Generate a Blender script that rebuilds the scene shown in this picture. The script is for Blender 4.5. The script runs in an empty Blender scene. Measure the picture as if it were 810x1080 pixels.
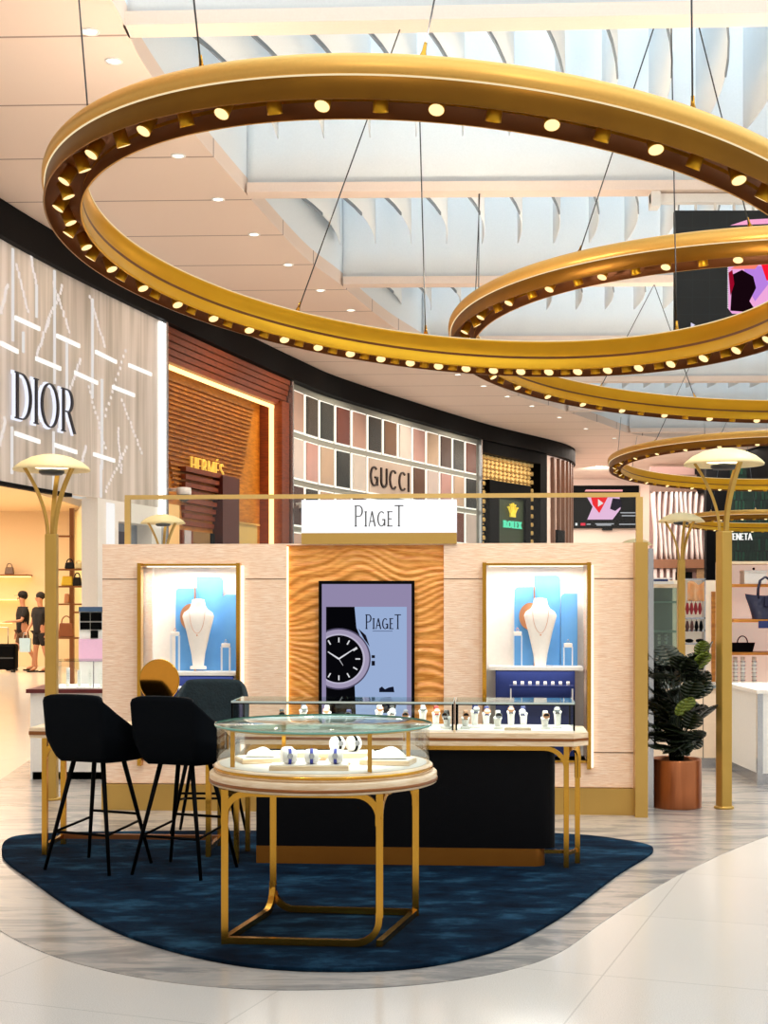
import bpy, math, random
from mathutils import Vector, Matrix
random.seed(7)
PI = math.pi
scene = bpy.context.scene
COL = scene.collection

# ------------------------------------------------------------------ colour / materials
def lin(c):
    c = c / 255.0
    return c / 12.92 if c <= 0.04045 else ((c + 0.055) / 1.055) ** 2.4
def rgb(r, g, b): return (lin(r), lin(g), lin(b), 1.0)

def newmat(name):
    m = bpy.data.materials.new(name); m.use_nodes = True
    nt = m.node_tree
    for n in list(nt.nodes): nt.nodes.remove(n)
    out = nt.nodes.new('ShaderNodeOutputMaterial')
    return m, nt, out

def P(name, col, rough=0.5, metal=0.0, emit=None, es=0.0, bump=None, vary=None, coat=0.0, sheen=0.0, spec=0.5, noise_scale=40):
    """principled; bump=(scale,strength); vary=(colour2, scale)"""
    m, nt, out = newmat(name)
    b = nt.nodes.new('ShaderNodeBsdfPrincipled')
    nt.links.new(b.outputs[0], out.inputs[0])
    b.inputs['Base Color'].default_value = col
    b.inputs['Roughness'].default_value = rough
    b.inputs['Metallic'].default_value = metal
    b.inputs['Coat Weight'].default_value = coat
    b.inputs['Sheen Weight'].default_value = sheen
    b.inputs['Specular IOR Level'].default_value = spec
    if emit:
        b.inputs['Emission Color'].default_value = emit
        b.inputs['Emission Strength'].default_value = es
    tc = nt.nodes.new('ShaderNodeTexCoord')
    if vary is None: vary = (tuple(min(1, c * 0.9) for c in col[:3]) + (1,), noise_scale)
    nz = nt.nodes.new('ShaderNodeTexNoise'); nz.inputs['Scale'].default_value = vary[1]; nz.inputs['Detail'].default_value = 4
    nt.links.new(tc.outputs['Object'], nz.inputs['Vector'])
    mx = nt.nodes.new('ShaderNodeMix'); mx.data_type = 'RGBA'
    mx.inputs[6].default_value = col; mx.inputs[7].default_value = vary[0]
    nt.links.new(nz.outputs[0], mx.inputs[0]); nt.links.new(mx.outputs[2], b.inputs['Base Color'])
    if bump:
        n2 = nt.nodes.new('ShaderNodeTexNoise'); n2.inputs['Scale'].default_value = bump[0]; n2.inputs['Detail'].default_value = 5
        nt.links.new(tc.outputs['Object'], n2.inputs['Vector'])
        bp = nt.nodes.new('ShaderNodeBump'); bp.inputs['Strength'].default_value = bump[1]; bp.inputs['Distance'].default_value = 0.01
        nt.links.new(n2.outputs[0], bp.inputs['Height']); nt.links.new(bp.outputs[0], b.inputs['Normal'])
    return m

def EM(name, col, s):
    m, nt, out = newmat(name)
    e = nt.nodes.new('ShaderNodeEmission'); e.inputs[0].default_value = col; e.inputs[1].default_value = s
    nt.links.new(e.outputs[0], out.inputs[0])
    return m

def GL(name, tint=(0.97, 0.99, 0.98, 1), refl=0.015, edge=0.5):
    m, nt, out = newmat(name)
    t = nt.nodes.new('ShaderNodeBsdfTransparent'); t.inputs[0].default_value = tint
    g = nt.nodes.new('ShaderNodeBsdfGlossy'); g.inputs['Roughness'].default_value = 0.02
    lw = nt.nodes.new('ShaderNodeLayerWeight'); lw.inputs[0].default_value = 0.25
    mr = nt.nodes.new('ShaderNodeMapRange'); mr.inputs[3].default_value = refl; mr.inputs[4].default_value = edge
    nt.links.new(lw.outputs['Fresnel'], mr.inputs[0])
    mx = nt.nodes.new('ShaderNodeMixShader')
    nt.links.new(mr.outputs[0], mx.inputs[0]); nt.links.new(t.outputs[0], mx.inputs[1]); nt.links.new(g.outputs[0], mx.inputs[2])
    nt.links.new(mx.outputs[0], out.inputs[0])
    return m

def ramp(nt, stops):
    r = nt.nodes.new('ShaderNodeValToRGB')
    els = r.color_ramp.elements
    els[0].position, els[0].color = stops[0]
    els[1].position, els[1].color = stops[-1]
    for p, c in stops[1:-1]:
        e = els.new(p); e.color = c
    return r

def grain(name, c1, c2, scale, stretch, rough=0.45, bump=0.3, dist=0.004):
    """wood / ribbed grain: noise stretched along x, thin in z"""
    m, nt, out = newmat(name)
    b = nt.nodes.new('ShaderNodeBsdfPrincipled'); b.inputs['Roughness'].default_value = rough
    nt.links.new(b.outputs[0], out.inputs[0])
    tc = nt.nodes.new('ShaderNodeTexCoord'); mp = nt.nodes.new('ShaderNodeMapping'); mp.inputs['Scale'].default_value = stretch
    nt.links.new(tc.outputs['Object'], mp.inputs[0])
    nz = nt.nodes.new('ShaderNodeTexNoise'); nz.inputs['Scale'].default_value = scale; nz.inputs['Detail'].default_value = 6; nz.inputs['Distortion'].default_value = 0.6
    nt.links.new(mp.outputs[0], nz.inputs['Vector'])
    r = ramp(nt, [(0.35, c1), (0.65, c2)])
    nt.links.new(nz.outputs[0], r.inputs[0]); nt.links.new(r.outputs[0], b.inputs['Base Color'])
    bp = nt.nodes.new('ShaderNodeBump'); bp.inputs['Strength'].default_value = bump; bp.inputs['Distance'].default_value = dist
    nt.links.new(nz.outputs[0], bp.inputs['Height']); nt.links.new(bp.outputs[0], b.inputs['Normal'])
    return m

M = {}
M['gold'] = P('brushed gold', rgb(218, 164, 66), 0.2, 1.0, vary=(rgb(204, 150, 56), 6))
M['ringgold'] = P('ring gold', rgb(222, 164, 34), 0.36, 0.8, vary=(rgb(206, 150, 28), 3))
M['ringskirt_shade'] = P('shaded gold skirt', rgb(144, 98, 20), 0.4, 0.75, vary=(rgb(120, 78, 16), 3))  # ring gold darkened: dark reflections put into the colour
M['ringcove_lit'] = P('lit gold cove', rgb(236, 182, 92), 0.42, 0.6)  # ring gold lightened: the lit bulge put into the colour
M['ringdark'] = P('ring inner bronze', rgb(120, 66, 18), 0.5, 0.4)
M['polegold'] = P('satin gold paint', rgb(196, 158, 78), 0.42, 0.45, vary=(rgb(184, 146, 66), 5))
M['palegold'] = P('pale champagne brass', rgb(214, 178, 108), 0.38, 0.55)
M['cream'] = P('cream enamel', rgb(240, 218, 164), 0.5)
M['oak'] = grain('limed ribbed oak', rgb(238, 198, 166), rgb(255, 229, 206), 9, (1.2, 1.2, 16), 0.5, 0.5, 0.006)
M['wavyoak'] = grain('carved golden oak', rgb(214, 130, 44), rgb(248, 178, 90), 6, (1.5, 1.5, 14), 0.38, 0.25, 0.003)
M['tablewood'] = grain('pale table oak', rgb(222, 190, 150), rgb(244, 222, 192), 8, (1, 1, 10), 0.35, 0.1)
M['bronze'] = P('warm bronze strip', rgb(150, 92, 48), 0.35, 0.6)
M['plinth'] = P('brass plinth', rgb(206, 168, 92), 0.35, 0.6, vary=(rgb(190, 150, 76), 2))
M['black'] = P('black lacquer', rgb(3, 3, 4), 0.6, spec=0.06)
M['leather'] = P('black navy leather', rgb(3, 4, 8), 0.5, bump=(160, 0.15), spec=0.12)
M['velvet'] = P('midnight velvet', rgb(3, 7, 13), 0.85, bump=(200, 0.2), spec=0.1)
M['teal'] = P('teal chenille', rgb(8, 20, 26), 0.9, bump=(60, 0.6), vary=(rgb(22, 44, 52), 30))
M['white'] = P('soft white', rgb(246, 243, 238), 0.5)
M['niche'] = P('warm white liner', rgb(252, 246, 238), 0.6)
M['silver'] = P('polished steel', rgb(200, 202, 206), 0.22, 0.9)
M['steel'] = P('cable steel', rgb(70, 72, 76), 0.45, 0.6)
M['bluepanel'] = P('azure suede', rgb(84, 150, 214), 0.8, vary=(rgb(104, 168, 228), 8))
M['navy'] = P('royal navy cloth', rgb(20, 42, 108), 0.8)
M['rose'] = P('rose gold', rgb(226, 160, 116), 0.3, 0.8)
M['mirrorgold'] = P('gold mirror', rgb(236, 160, 60), 0.06, 1.0)
M['copper'] = grain('brushed copper', rgb(150, 84, 50), rgb(196, 122, 78), 2, (3, 3, 0.2), 0.28, 0.0)
M['copper'].node_tree.nodes['Principled BSDF'].inputs['Metallic'].default_value = 0.75
M['glass'] = GL('clear glass')
M['topglass'] = GL('green tinted glass top', (0.86, 0.97, 0.94, 1), 0.05, 0.75)
M['greenglass'] = GL('grey green glass', (0.62, 0.72, 0.66, 1), 0.08, 0.4)
M['glassedge'] = P('green glass edge', rgb(120, 176, 160), 0.15)
M['whitelight'] = EM('white led', (1, 0.97, 0.93, 1), 3.0)
M['nicheled'] = EM('warm white led', (1, 0.86, 0.68, 1), 1.7)
M['warmled'] = EM('amber led', (1, 0.62, 0.22, 1), 3.0)
M['ringled'] = EM('ring led line', (1, 0.82, 0.5, 1), .95)
M['lens'] = EM('spot lens', (1, 0.76, 0.36, 1), 1.5)
M['downlens'] = EM('ceiling spot lens', (1, 0.93, 0.8, 1), 3.5)
M['ceiling'] = None
M['baffle'] = P('skylight white', rgb(240, 246, 250), 0.8)
M['beam'] = P('warm plaster beam', rgb(246, 224, 208), 0.8)
M['band'] = P('black fascia', rgb(3, 3, 4), 0.6, spec=0.08)
M['brown'] = grain('mahogany ribs', rgb(104, 42, 14), rgb(138, 62, 24), 5, (1, 1, 8), 0.45, 0.1)
M['amberwood'] = grain('amber timber', rgb(168, 98, 20), rgb(206, 132, 40), 3, (1, 1, 6), 0.45, 0.1)
M['darkred'] = P('oxblood panel', rgb(74, 16, 6), 0.4)
M['leaf'] = P('deep green leaf', rgb(8, 15, 6), 0.35, vary=(rgb(28, 42, 14), 6), spec=0.4)
M['leaflight'] = P('young green leaf', rgb(118, 132, 40), 0.4, vary=(rgb(90, 108, 30), 8))
M['soil'] = P('dark soil', rgb(30, 22, 16), 0.95, bump=(60, 1))
M['skin'] = P('skin', rgb(196, 136, 104), 0.6)
M['darkcloth'] = P('dark cloth', rgb(22, 17, 18), 0.9)
M['khaki'] = P('brown shorts cloth', rgb(96, 68, 46), 0.9)
M['hair'] = P('dark hair', rgb(24, 16, 12), 0.8)
M['yellow'] = P('yellow leather', rgb(240, 196, 40), 0.5)
M['pink'] = P('pink card', rgb(232, 186, 216), 0.7)
M['navyleather'] = P('navy leather', rgb(24, 26, 58), 0.3, bump=(30, 0.3))
M['red'] = P('crimson fabric', rgb(160, 18, 26), 0.6)
M['storecream'] = P('warm boutique plaster', rgb(244, 214, 172), 0.7)
M['pinkwall'] = P('blush plaster', rgb(222, 196, 182), 0.8)
M['stone'] = P('greige mullion', rgb(150, 148, 136), 0.6)

# ------------------------------------------------------------------ mesh builder
class MB:
    def __init__(s): s.v = []; s.f = []; s.sm = []
    def add(s, vs, fs, smooth=False):
        o = len(s.v); s.v += [Vector(p) for p in vs]
        s.f += [tuple(i + o for i in f) for f in fs]; s.sm += [smooth] * len(fs)
        return s
    def box(s, x0, x1, y0, y1, z0, z1):
        return s.add([(x0,y0,z0),(x1,y0,z0),(x1,y1,z0),(x0,y1,z0),(x0,y0,z1),(x1,y0,z1),(x1,y1,z1),(x0,y1,z1)],
                     [(0,3,2,1),(4,5,6,7),(0,1,5,4),(1,2,6,5),(2,3,7,6),(3,0,4,7)])
    def hexa(s, p):   # eight points, bottom four then top four
        return s.add(p, [(0,3,2,1),(4,5,6,7),(0,1,5,4),(1,2,6,5),(2,3,7,6),(3,0,4,7)])
    def prism(s, pts, z0, z1, axis='z', smooth=False):
        n = len(pts)
        def m(a, b, c):
            return (a, b, c) if axis == 'z' else ((a, c, b) if axis == 'y' else (c, a, b))
        vs = [m(a, b, z0) for a, b in pts] + [m(a, b, z1) for a, b in pts]
        s.add(vs, [tuple(range(n))[::-1], tuple(range(n, 2 * n))])
        o = len(s.v) - 2 * n
        s.f += [(o+i, o+(i+1)%n, o+n+(i+1)%n, o+n+i) for i in range(n)]; s.sm += [smooth] * n
        return s
    def tube(s, pts, r, n=8, cap=True, smooth=True, square=None, up=None):
        """sweep along pts; r number or list; square=(w,h) for rectangular section"""
        pts = [Vector(p) for p in pts]; k = len(pts)
        rs = r if isinstance(r, (list, tuple)) else [r] * k
        rings = []
        t0 = (pts[1] - pts[0]).normalized()
        ref = Vector(up) if up else (Vector((0,0,1)) if abs(t0.z) < 0.9 else Vector((0,1,0)))
        a = (ref - t0 * ref.dot(t0)).normalized()
        for i in range(k):
            if i == 0: t = pts[1] - pts[0]
            elif i == k - 1: t = pts[-1] - pts[-2]
            else: t = (pts[i+1] - pts[i]).normalized() + (pts[i] - pts[i-1]).normalized()
            t.normalize()
            a = (a - t * a.dot(t)).normalized(); b = t.cross(a)
            if square:
                w, h = square[0] / 2, square[1] / 2
                sc = 1.0
                rings.append([pts[i] + a*h*q + b*w*p for p, q in ((-1,-1),(1,-1),(1,1),(-1,1))])
            else:
                rings.append([pts[i] + (a*math.cos(2*PI*j/n) + b*math.sin(2*PI*j/n)) * rs[i] for j in range(n)])
        m = len(rings[0]); vs = [p for r_ in rings for p in r_]; fs = []
        for i in range(k - 1):
            for j in range(m):
                fs.append((i*m+j, i*m+(j+1)%m, (i+1)*m+(j+1)%m, (i+1)*m+j))
        s.add(vs, fs, smooth and not square)
        if cap:
            o = len(s.v) - len(vs)
            s.f += [tuple(o + j for j in range(m))[::-1], tuple(o + (k-1)*m + j for j in range(m))]; s.sm += [False, False]
        return s
    def lathe(s, prof, c=(0,0,0), n=32, sx=1, sy=1, smooth=True):
        k = len(prof); vs = []; fs = []
        for j in range(n):
            a = 2*PI*j/n
            for r, z in prof: vs.append((c[0]+r*math.cos(a)*sx, c[1]+r*math.sin(a)*sy, c[2]+z))
        for j in range(n):
            for i in range(k-1):
                fs.append((j*k+i, ((j+1)%n)*k+i, ((j+1)%n)*k+i+1, j*k+i+1))
        s.add(vs, fs, smooth)
        return s
    def cyl(s, x, y, z0, z1, r, n=24, smooth=True):
        return s.lathe([(0, z0), (r, z0), (r, z0), (r, z1), (r, z1), (0, z1)], (x, y, 0), n, smooth=False) if not smooth else \
               s.tube([(x, y, z0), (x, y, z1)], r, n)
    def ball(s, c, r, n=14, sx=1, sy=1, sz=1):
        pr = [(r*math.sin(PI*i/(n)), -r*math.cos(PI*i/(n))*sz) for i in range(n+1)]
        return s.lathe(pr, c, n+4, sx, sy)
    def grid(s, fn, nu, nv, smooth=True):
        vs = [fn(i/nu, j/nv) for j in range(nv+1) for i in range(nu+1)]
        fs = [(j*(nu+1)+i, j*(nu+1)+i+1, (j+1)*(nu+1)+i+1, (j+1)*(nu+1)+i) for j in range(nv) for i in range(nu)]
        return s.add(vs, fs, smooth)
    def build(s, name, mat, parent=None, bevel=0, solid=0, label=None):
        me = bpy.data.meshes.new(name)
        me.from_pydata([tuple(p) for p in s.v], [], s.f); me.update()
        me.polygons.foreach_set('use_smooth', s.sm)
        me.materials.append(M[mat] if isinstance(mat, str) else mat)
        o = bpy.data.objects.new(name, me); COL.objects.link(o)
        if parent: o.parent = parent
        if solid:
            md = o.modifiers.new('s', 'SOLIDIFY'); md.thickness = solid; md.offset = 0
        if bevel:
            md = o.modifiers.new('b', 'BEVEL'); md.width = bevel; md.segments = 2; md.limit_method = 'ANGLE'
        if label: o['label'] = label
        return o

def thing(name, label, cat, loc=(0,0,0), rz=0, group=None, kind=None):
    o = bpy.data.objects.new(name, None); COL.objects.link(o)
    o.empty_display_size = 0.1
    o.location = loc; o.rotation_euler = (0, 0, rz); o['label'] = label; o['category'] = cat
    if group: o['group'] = group
    if kind: o['kind'] = kind
    return o
def tag(o, label, cat, group=None, kind=None):
    o['label'] = label; o['category'] = cat
    if group: o['group'] = group
    if kind: o['kind'] = kind
    return o
def struct(o): o['kind'] = 'structure'; return o
def kids(o): return [c for c in bpy.data.objects if c.parent == o]
def copy_tree(o, parent=None, ch=None):
    c = o.copy(); COL.objects.link(c)
    if parent: c.parent = parent
    for k in kids(o): copy_tree(k, c)
    return c

# ------------------------------------------------------------------ camera model, place helpers
F = 1500.0; CX = 405.0; HY = 632.0; EYE = 1.6
def at(px, py, Y): return Vector(((px - CX) * Y / F, Y, EYE + (HY - py) * Y / F))
def flo(px, py):
    Y = EYE * F / (py - HY); return Vector(((px - CX) * Y / F, Y, 0))
ZC = 7.5
def cei(px, py, z=ZC):
    Y = (z - EYE) * F / (HY - py); return Vector(((px - CX) * Y / F, Y, z))

cam = bpy.data.cameras.new('camera'); camo = bpy.data.objects.new('camera', cam); COL.objects.link(camo)
camo.location = (0, 0, EYE); camo.rotation_euler = (PI/2, 0, 0)
cam.sensor_fit = 'HORIZONTAL'; cam.sensor_width = 36; cam.lens = 36 * F / 810; cam.shift_y = 92 / 810.0
cam.clip_end = 300
scene.camera = camo
scene.view_settings.view_transform = 'Standard'; scene.view_settings.look = 'None'
scene.view_settings.exposure = 0.0; scene.view_settings.gamma = 1; scene.view_settings.use_curve_mapping = False

# ------------------------------------------------------------------ lettering
def _line(x0, y0, x1, y1, w):
    if abs(x1-x0) > abs(y1-y0) * 2.2: return [[(x0, y0-w/2), (x1, y1-w/2), (x1, y1+w/2), (x0, y0+w/2)]]
    return [[(x0-w/2, y0), (x0+w/2, y0), (x1+w/2, y1), (x1-w/2, y1)]]
def _arc(cx, cy, rx, ry, a0, a1, T, t, n=20):
    out = []
    for i in range(n):
        a, b = math.radians(a0+(a1-a0)*i/n), math.radians(a0+(a1-a0)*(i+1)/n)
        out.append([(cx+rx*math.cos(a), cy+ry*math.sin(a)), (cx+rx*math.cos(b), cy+ry*math.sin(b)),
                    (cx+(rx-T)*math.cos(b), cy+(ry-t)*math.sin(b)), (cx+(rx-T)*math.cos(a), cy+(ry-t)*math.sin(a))])
    return out
def glyph(c, T, t, sf):
    h = T/2; L = _line; A = _arc; W = 0.6; o = []
    def stem(x, y0=0, y1=1):
        r = L(x, y0, x, y1, T)
        if sf:
            if y1 == 1: r += L(x-h-sf, 1-t/2, x+h+sf, 1-t/2, t)
            if y0 == 0: r += L(x-h-sf, t/2, x+h+sf, t/2, t)
        return r
    x0 = h + sf
    if c == 'D': o = stem(x0) + L(x0, 1-t/2, .3, 1-t/2, t) + L(x0, t/2, .3, t/2, t) + A(.3, .5, .45, .5, -90, 90, T, t); W = .75
    elif c == 'I': o = stem(x0); W = 2*x0
    elif c == 'O': o = A(.43, .5, .43, .5, 0, 360, T, t, 36); W = .86
    elif c in 'PR':
        o = stem(x0) + L(x0, 1-t/2, .3, 1-t/2, t) + L(x0, .48, .3, .48, t) + A(.3, .73, .27, .27, -90, 90, T, t); W = .57
        if c == 'R': o += L(.36, .48, .66, 0, T); W = .72
    elif c == 'A': o = L(.04, 0, .32, 1, t*1.3) + L(.32, 1, .62, 0, T) + L(.14, .34, .5, .34, t); W = .66
    elif c == 'G': o = A(.4, .5, .4, .5, 50, 330, T, t, 26) + L(.7, .05, .7, .45, T) + L(.45, .45, .76, .45, t*1.2); W = .78
    elif c == 'C': o = A(.4, .5, .4, .5, 48, 312, T, t, 26); W = .7
    elif c == 'E' or c == 'e':
        o = stem(x0) + L(x0, 1-t/2, .5, 1-t/2, t) + L(x0, .5, .44, .5, t) + L(x0, t/2, .52, t/2, t); W = .54
        if c == 'e': o += L(.22, 1.1, .36, 1.25, T*.8)
    elif c == 'T': o = stem(.3, 0, 1) + L(0, 1-t/2, .6, 1-t/2, t*1.1); W = .6
    elif c == 'U': o = L(h, .3, h, 1, T) + L(.6, .3, .6, 1, T) + A(.3+h/2, .32, .3+h/2, .32, 180, 360, T, t*1.5); W = .62
    elif c == 'H': o = stem(x0) + stem(.62) + L(x0, .5, .62, .5, t); W = .62 + x0
    elif c == 'M': o = L(h, 0, h, 1, t*1.5) + L(h, 1, .4, .1, T) + L(.4, .1, .78, 1, t*1.3) + stem(.78); W = .78 + x0
    elif c == 'N': o = L(h, 0, h, 1, t*1.5) + L(h, 1, .6, 0, T) + L(.6, 0, .6, 1, t*1.5); W = .64
    elif c == 'V': o = L(.04, 1, .32, 0, T) + L(.32, 0, .6, 1, t*1.3); W = .64
    elif c == 'L': o = stem(x0) + L(x0, t/2, .48, t/2, t); W = .5
    elif c == 'X': o = L(.04, 1, .56, 0, T) + L(.04, 0, .56, 1, t*1.3); W = .6
    elif c == 'S': o = A(.27, .75, .25, .25, 15, 270, T, t, 16) + A(.27, .25, .27, .27, 90, -165, T, t, 16); W = .54
    return o, W
def text(mb, s, fmap, w, h, T=.12, t=.05, sf=.05, gap=.14, depth=0.02, sizes=None, grow=0.0):
    """write s into a w x h box; fmap(u, v, d) gives the place"""
    x = 0; gl = []
    for i, c in enumerate(s):
        k = sizes[i] if sizes else 1
        g, W = glyph(c, T / k, t / k, sf / k)
        gl.append((x, k, g)); x += W * k + gap
    tot = x - gap
    for x, k, g in gl:
        for q in g:
            cx_ = sum(p[0] for p in q)/4; cy_ = sum(p[1] for p in q)/4
            pts = [((x + p[0]*k) / tot * w, p[1]*k*h) for p in q]
            if grow:
                mx_ = sum(p[0] for p in pts)/4; my_ = sum(p[1] for p in pts)/4
                pts = [(p[0] + grow*(1 if p[0] > mx_ else -1), p[1] + grow*(1 if p[1] > my_ else -1)) for p in pts]
            mb.hexa([fmap(a, b, 0) for a, b in pts] + [fmap(a, b, depth) for a, b in pts])

# ------------------------------------------------------------------ floor
def floor_mats():
    m, nt, out = newmat('pale polished tile')
    b = nt.nodes.new('ShaderNodeBsdfPrincipled'); b.inputs['Roughness'].default_value = 0.16
    nt.links.new(b.outputs[0], out.inputs[0])
    tc = nt.nodes.new('ShaderNodeTexCoord')
    br = nt.nodes.new('ShaderNodeTexBrick'); br.inputs['Scale'].default_value = 1.0; br.offset = 0
    br.inputs['Brick Width'].default_value = 1.2; br.inputs['Row Height'].default_value = 1.2; br.inputs['Mortar Size'].default_value = 0.004
    br.inputs['Color1'].default_value = rgb(224, 214, 205); br.inputs['Color2'].default_value = rgb(229, 219, 210); br.inputs['Mortar'].default_value = rgb(206, 197, 188)
    mp = nt.nodes.new('ShaderNodeMapping'); mp.inputs['Rotation'].default_value = (0, 0, 0.35)
    nt.links.new(tc.outputs['Object'], mp.inputs[0]); nt.links.new(mp.outputs[0], br.inputs[0])
    nz = nt.nodes.new('ShaderNodeTexNoise'); nz.inputs['Scale'].default_value = 220; nz.inputs['Detail'].default_value = 2
    nt.links.new(tc.outputs['Object'], nz.inputs['Vector'])
    r = ramp(nt, [(0.38, (0.84, 0.83, 0.82, 1)), (0.55, (1, 1, 1, 1))])
    nt.links.new(nz.outputs[0], r.inputs[0])
    mx = nt.nodes.new('ShaderNodeMix'); mx.data_type = 'RGBA'; mx.blend_type = 'MULTIPLY'; mx.inputs[0].default_value = 1
    nt.links.new(br.outputs[0], mx.inputs[6]); nt.links.new(r.outputs[0], mx.inputs[7]); nt.links.new(mx.outputs[2], b.inputs['Base Color'])
    M['tile'] = m
    m, nt, out = newmat('grey veined marble')
    b = nt.nodes.new('ShaderNodeBsdfPrincipled'); b.inputs['Roughness'].default_value = 0.2
    nt.links.new(b.outputs[0], out.inputs[0])
    tc = nt.nodes.new('ShaderNodeTexCoord'); mp = nt.nodes.new('ShaderNodeMapping')
    mp.inputs['Rotation'].default_value = (0, 0, 0.5); mp.inputs['Scale'].default_value = (0.7, 2.6, 1)
    nt.links.new(tc.outputs['Object'], mp.inputs[0])
    nz = nt.nodes.new('ShaderNodeTexNoise'); nz.inputs['Scale'].default_value = 1.6; nz.inputs['Detail'].default_value = 9; nz.inputs['Distortion'].default_value = 1.4; nz.inputs['Roughness'].default_value = 0.65
    nt.links.new(mp.outputs[0], nz.inputs['Vector'])
    r = ramp(nt, [(0.3, rgb(120, 117, 117)), (0.46, rgb(152, 147, 144)), (0.53, rgb(182, 172, 163)), (0.7, rgb(160, 156, 154))])
    nt.links.new(nz.outputs[0], r.inputs[0]); nt.links.new(r.outputs[0], b.inputs['Base Color'])
    M['marble'] = m
    m, nt, out = newmat('deep blue rug pile')
    b = nt.nodes.new('ShaderNodeBsdfPrincipled'); b.inputs['Roughness'].default_value = 0.95; b.inputs['Specular IOR Level'].default_value = 0.05
    nt.links.new(b.outputs[0], out.inputs[0])
    tc = nt.nodes.new('ShaderNodeTexCoord'); mp = nt.nodes.new('ShaderNodeMapping'); mp.inputs['Scale'].default_value = (1.0, 1.8, 1)
    nt.links.new(tc.outputs['Object'], mp.inputs[0])
    nz = nt.nodes.new('ShaderNodeTexNoise'); nz.inputs['Scale'].default_value = 2.6; nz.inputs['Detail'].default_value = 8; nz.inputs['Roughness'].default_value = 0.7
    nt.links.new(mp.outputs[0], nz.inputs['Vector'])
    r = ramp(nt, [(0.36, rgb(3, 15, 30)), (0.52, rgb(10, 34, 54)), (0.7, rgb(40, 78, 104))])
    nt.links.new(nz.outputs[0], r.inputs[0]); nt.links.new(r.outputs[0], b.inputs['Base Color'])
    n2 = nt.nodes.new('ShaderNodeTexNoise'); n2.inputs['Scale'].default_value = 260
    nt.links.new(tc.outputs['Object'], n2.inputs['Vector'])
    bp = nt.nodes.new('ShaderNodeBump'); bp.inputs['Strength'].default_value = 0.7; bp.inputs['Distance'].default_value = 0.01
    nt.links.new(n2.outputs[0], bp.inputs['Height']); nt.links.new(bp.outputs[0], b.inputs['Normal'])
    M['rug'] = m
floor_mats()
struct(MB().box(-25, 25, -6, 78, -0.2, 0).build('floor', 'tile'))
def smoothpoly(pts, n=6):
    out = []; k = len(pts)
    for i in range(k):
        p0, p1, p2, p3 = pts[i-1], pts[i], pts[(i+1) % k], pts[(i+2) % k]
        for j in range(n):
            t = j / n
            out.append(tuple(0.5*((2*p1[a]) + (-p0[a]+p2[a])*t + (2*p0[a]-5*p1[a]+4*p2[a]-p3[a])*t*t + (-p0[a]+3*p1[a]-3*p2[a]+p3[a])*t**3) for a in (0, 1)))
    return out
front = [flo(*p)[:2] for p in [(-40, 950), (0, 982), (60, 1010), (150, 1032), (250, 1043), (350, 1044), (450, 1038), (530, 1025), (590, 1005), (640, 970), (700, 932), (760, 902), (810, 882), (860, 868)]]
def catmull0(pts, n=6):
    out = []
    for i in range(len(pts)-1):
        p0 = pts[max(i-1, 0)]; p1 = pts[i]; p2 = pts[i+1]; p3 = pts[min(i+2, len(pts)-1)]
        for j in range(n):
            t = j/n
            out.append(tuple(0.5*((2*p1[a]) + (-p0[a]+p2[a])*t + (2*p0[a]-5*p1[a]+4*p2[a]-p3[a])*t*t + (-p0[a]+3*p1[a]-3*p2[a]+p3[a])*t**3) for a in (0, 1)))
    out.append(tuple(pts[-1])); return out
poly0 = catmull0([tuple(p) for p in front]) + [(7.5, 15.5), (8.2, 17), (4, 19), (-1, 18), (-3.0, 16)] + [tuple(flo(*p)[:2]) for p in [(31, 802), (0, 823), (-60, 870)]]
struct(MB().prism(poly0, 0, 0.004).build('floor_marble_inlay', 'marble'))
rugp = [flo(*p)[:2] for p in [(2, 903), (6, 889), (31, 883), (110, 880), (247, 879), (400, 880), (520, 880), (610, 883), (660, 889), (684, 894), (689, 899), (682, 906), (650, 926), (600, 964), (560, 988), (520, 1006), (460, 1020), (400, 1026), (320, 1026), (250, 1020), (180, 1005), (120, 984), (70, 957), (35, 932), (10, 914)]]
rug = MB().prism(smoothpoly([tuple(p) for p in rugp], 5), 0.004, 0.022).build('rug', 'rug', bevel=0.006)
tag(rug, 'dark blue short-pile rug with curved outline under the counter, stools and round table', 'rug')
RUG = 0.022

# ------------------------------------------------------------------ facade arc
_ap = [(-6.9, 2), (-6.75, 9), (-6.35, 15.5), (-5.7, 21.2), (-4.25, 27.6), (-2.27, 34.8), (-.88, 38.8), (3.2, 47.6), (6.0, 52.5), (7.0, 54.6), (7.5, 56.6), (7.6, 59), (7.4, 63)]
def catmull(pts, n=10):
    out = []
    for i in range(len(pts) - 1):
        p0 = pts[max(i-1, 0)]; p1 = pts[i]; p2 = pts[i+1]; p3 = pts[min(i+2, len(pts)-1)]
        for j in range(n):
            t = j / n
            out.append(tuple(0.5*((2*p1[a]) + (-p0[a]+p2[a])*t + (2*p0[a]-5*p1[a]+4*p2[a]-p3[a])*t*t + (-p0[a]+3*p1[a]-3*p2[a]+p3[a])*t**3) for a in range(len(p1))))
    out.append(tuple(pts[-1])); return out
ARC = catmull(_ap, 12)
AS = [0.0]
for i in range(1, len(ARC)): AS.append(AS[-1] + math.dist(ARC[i], ARC[i-1]))
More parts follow.
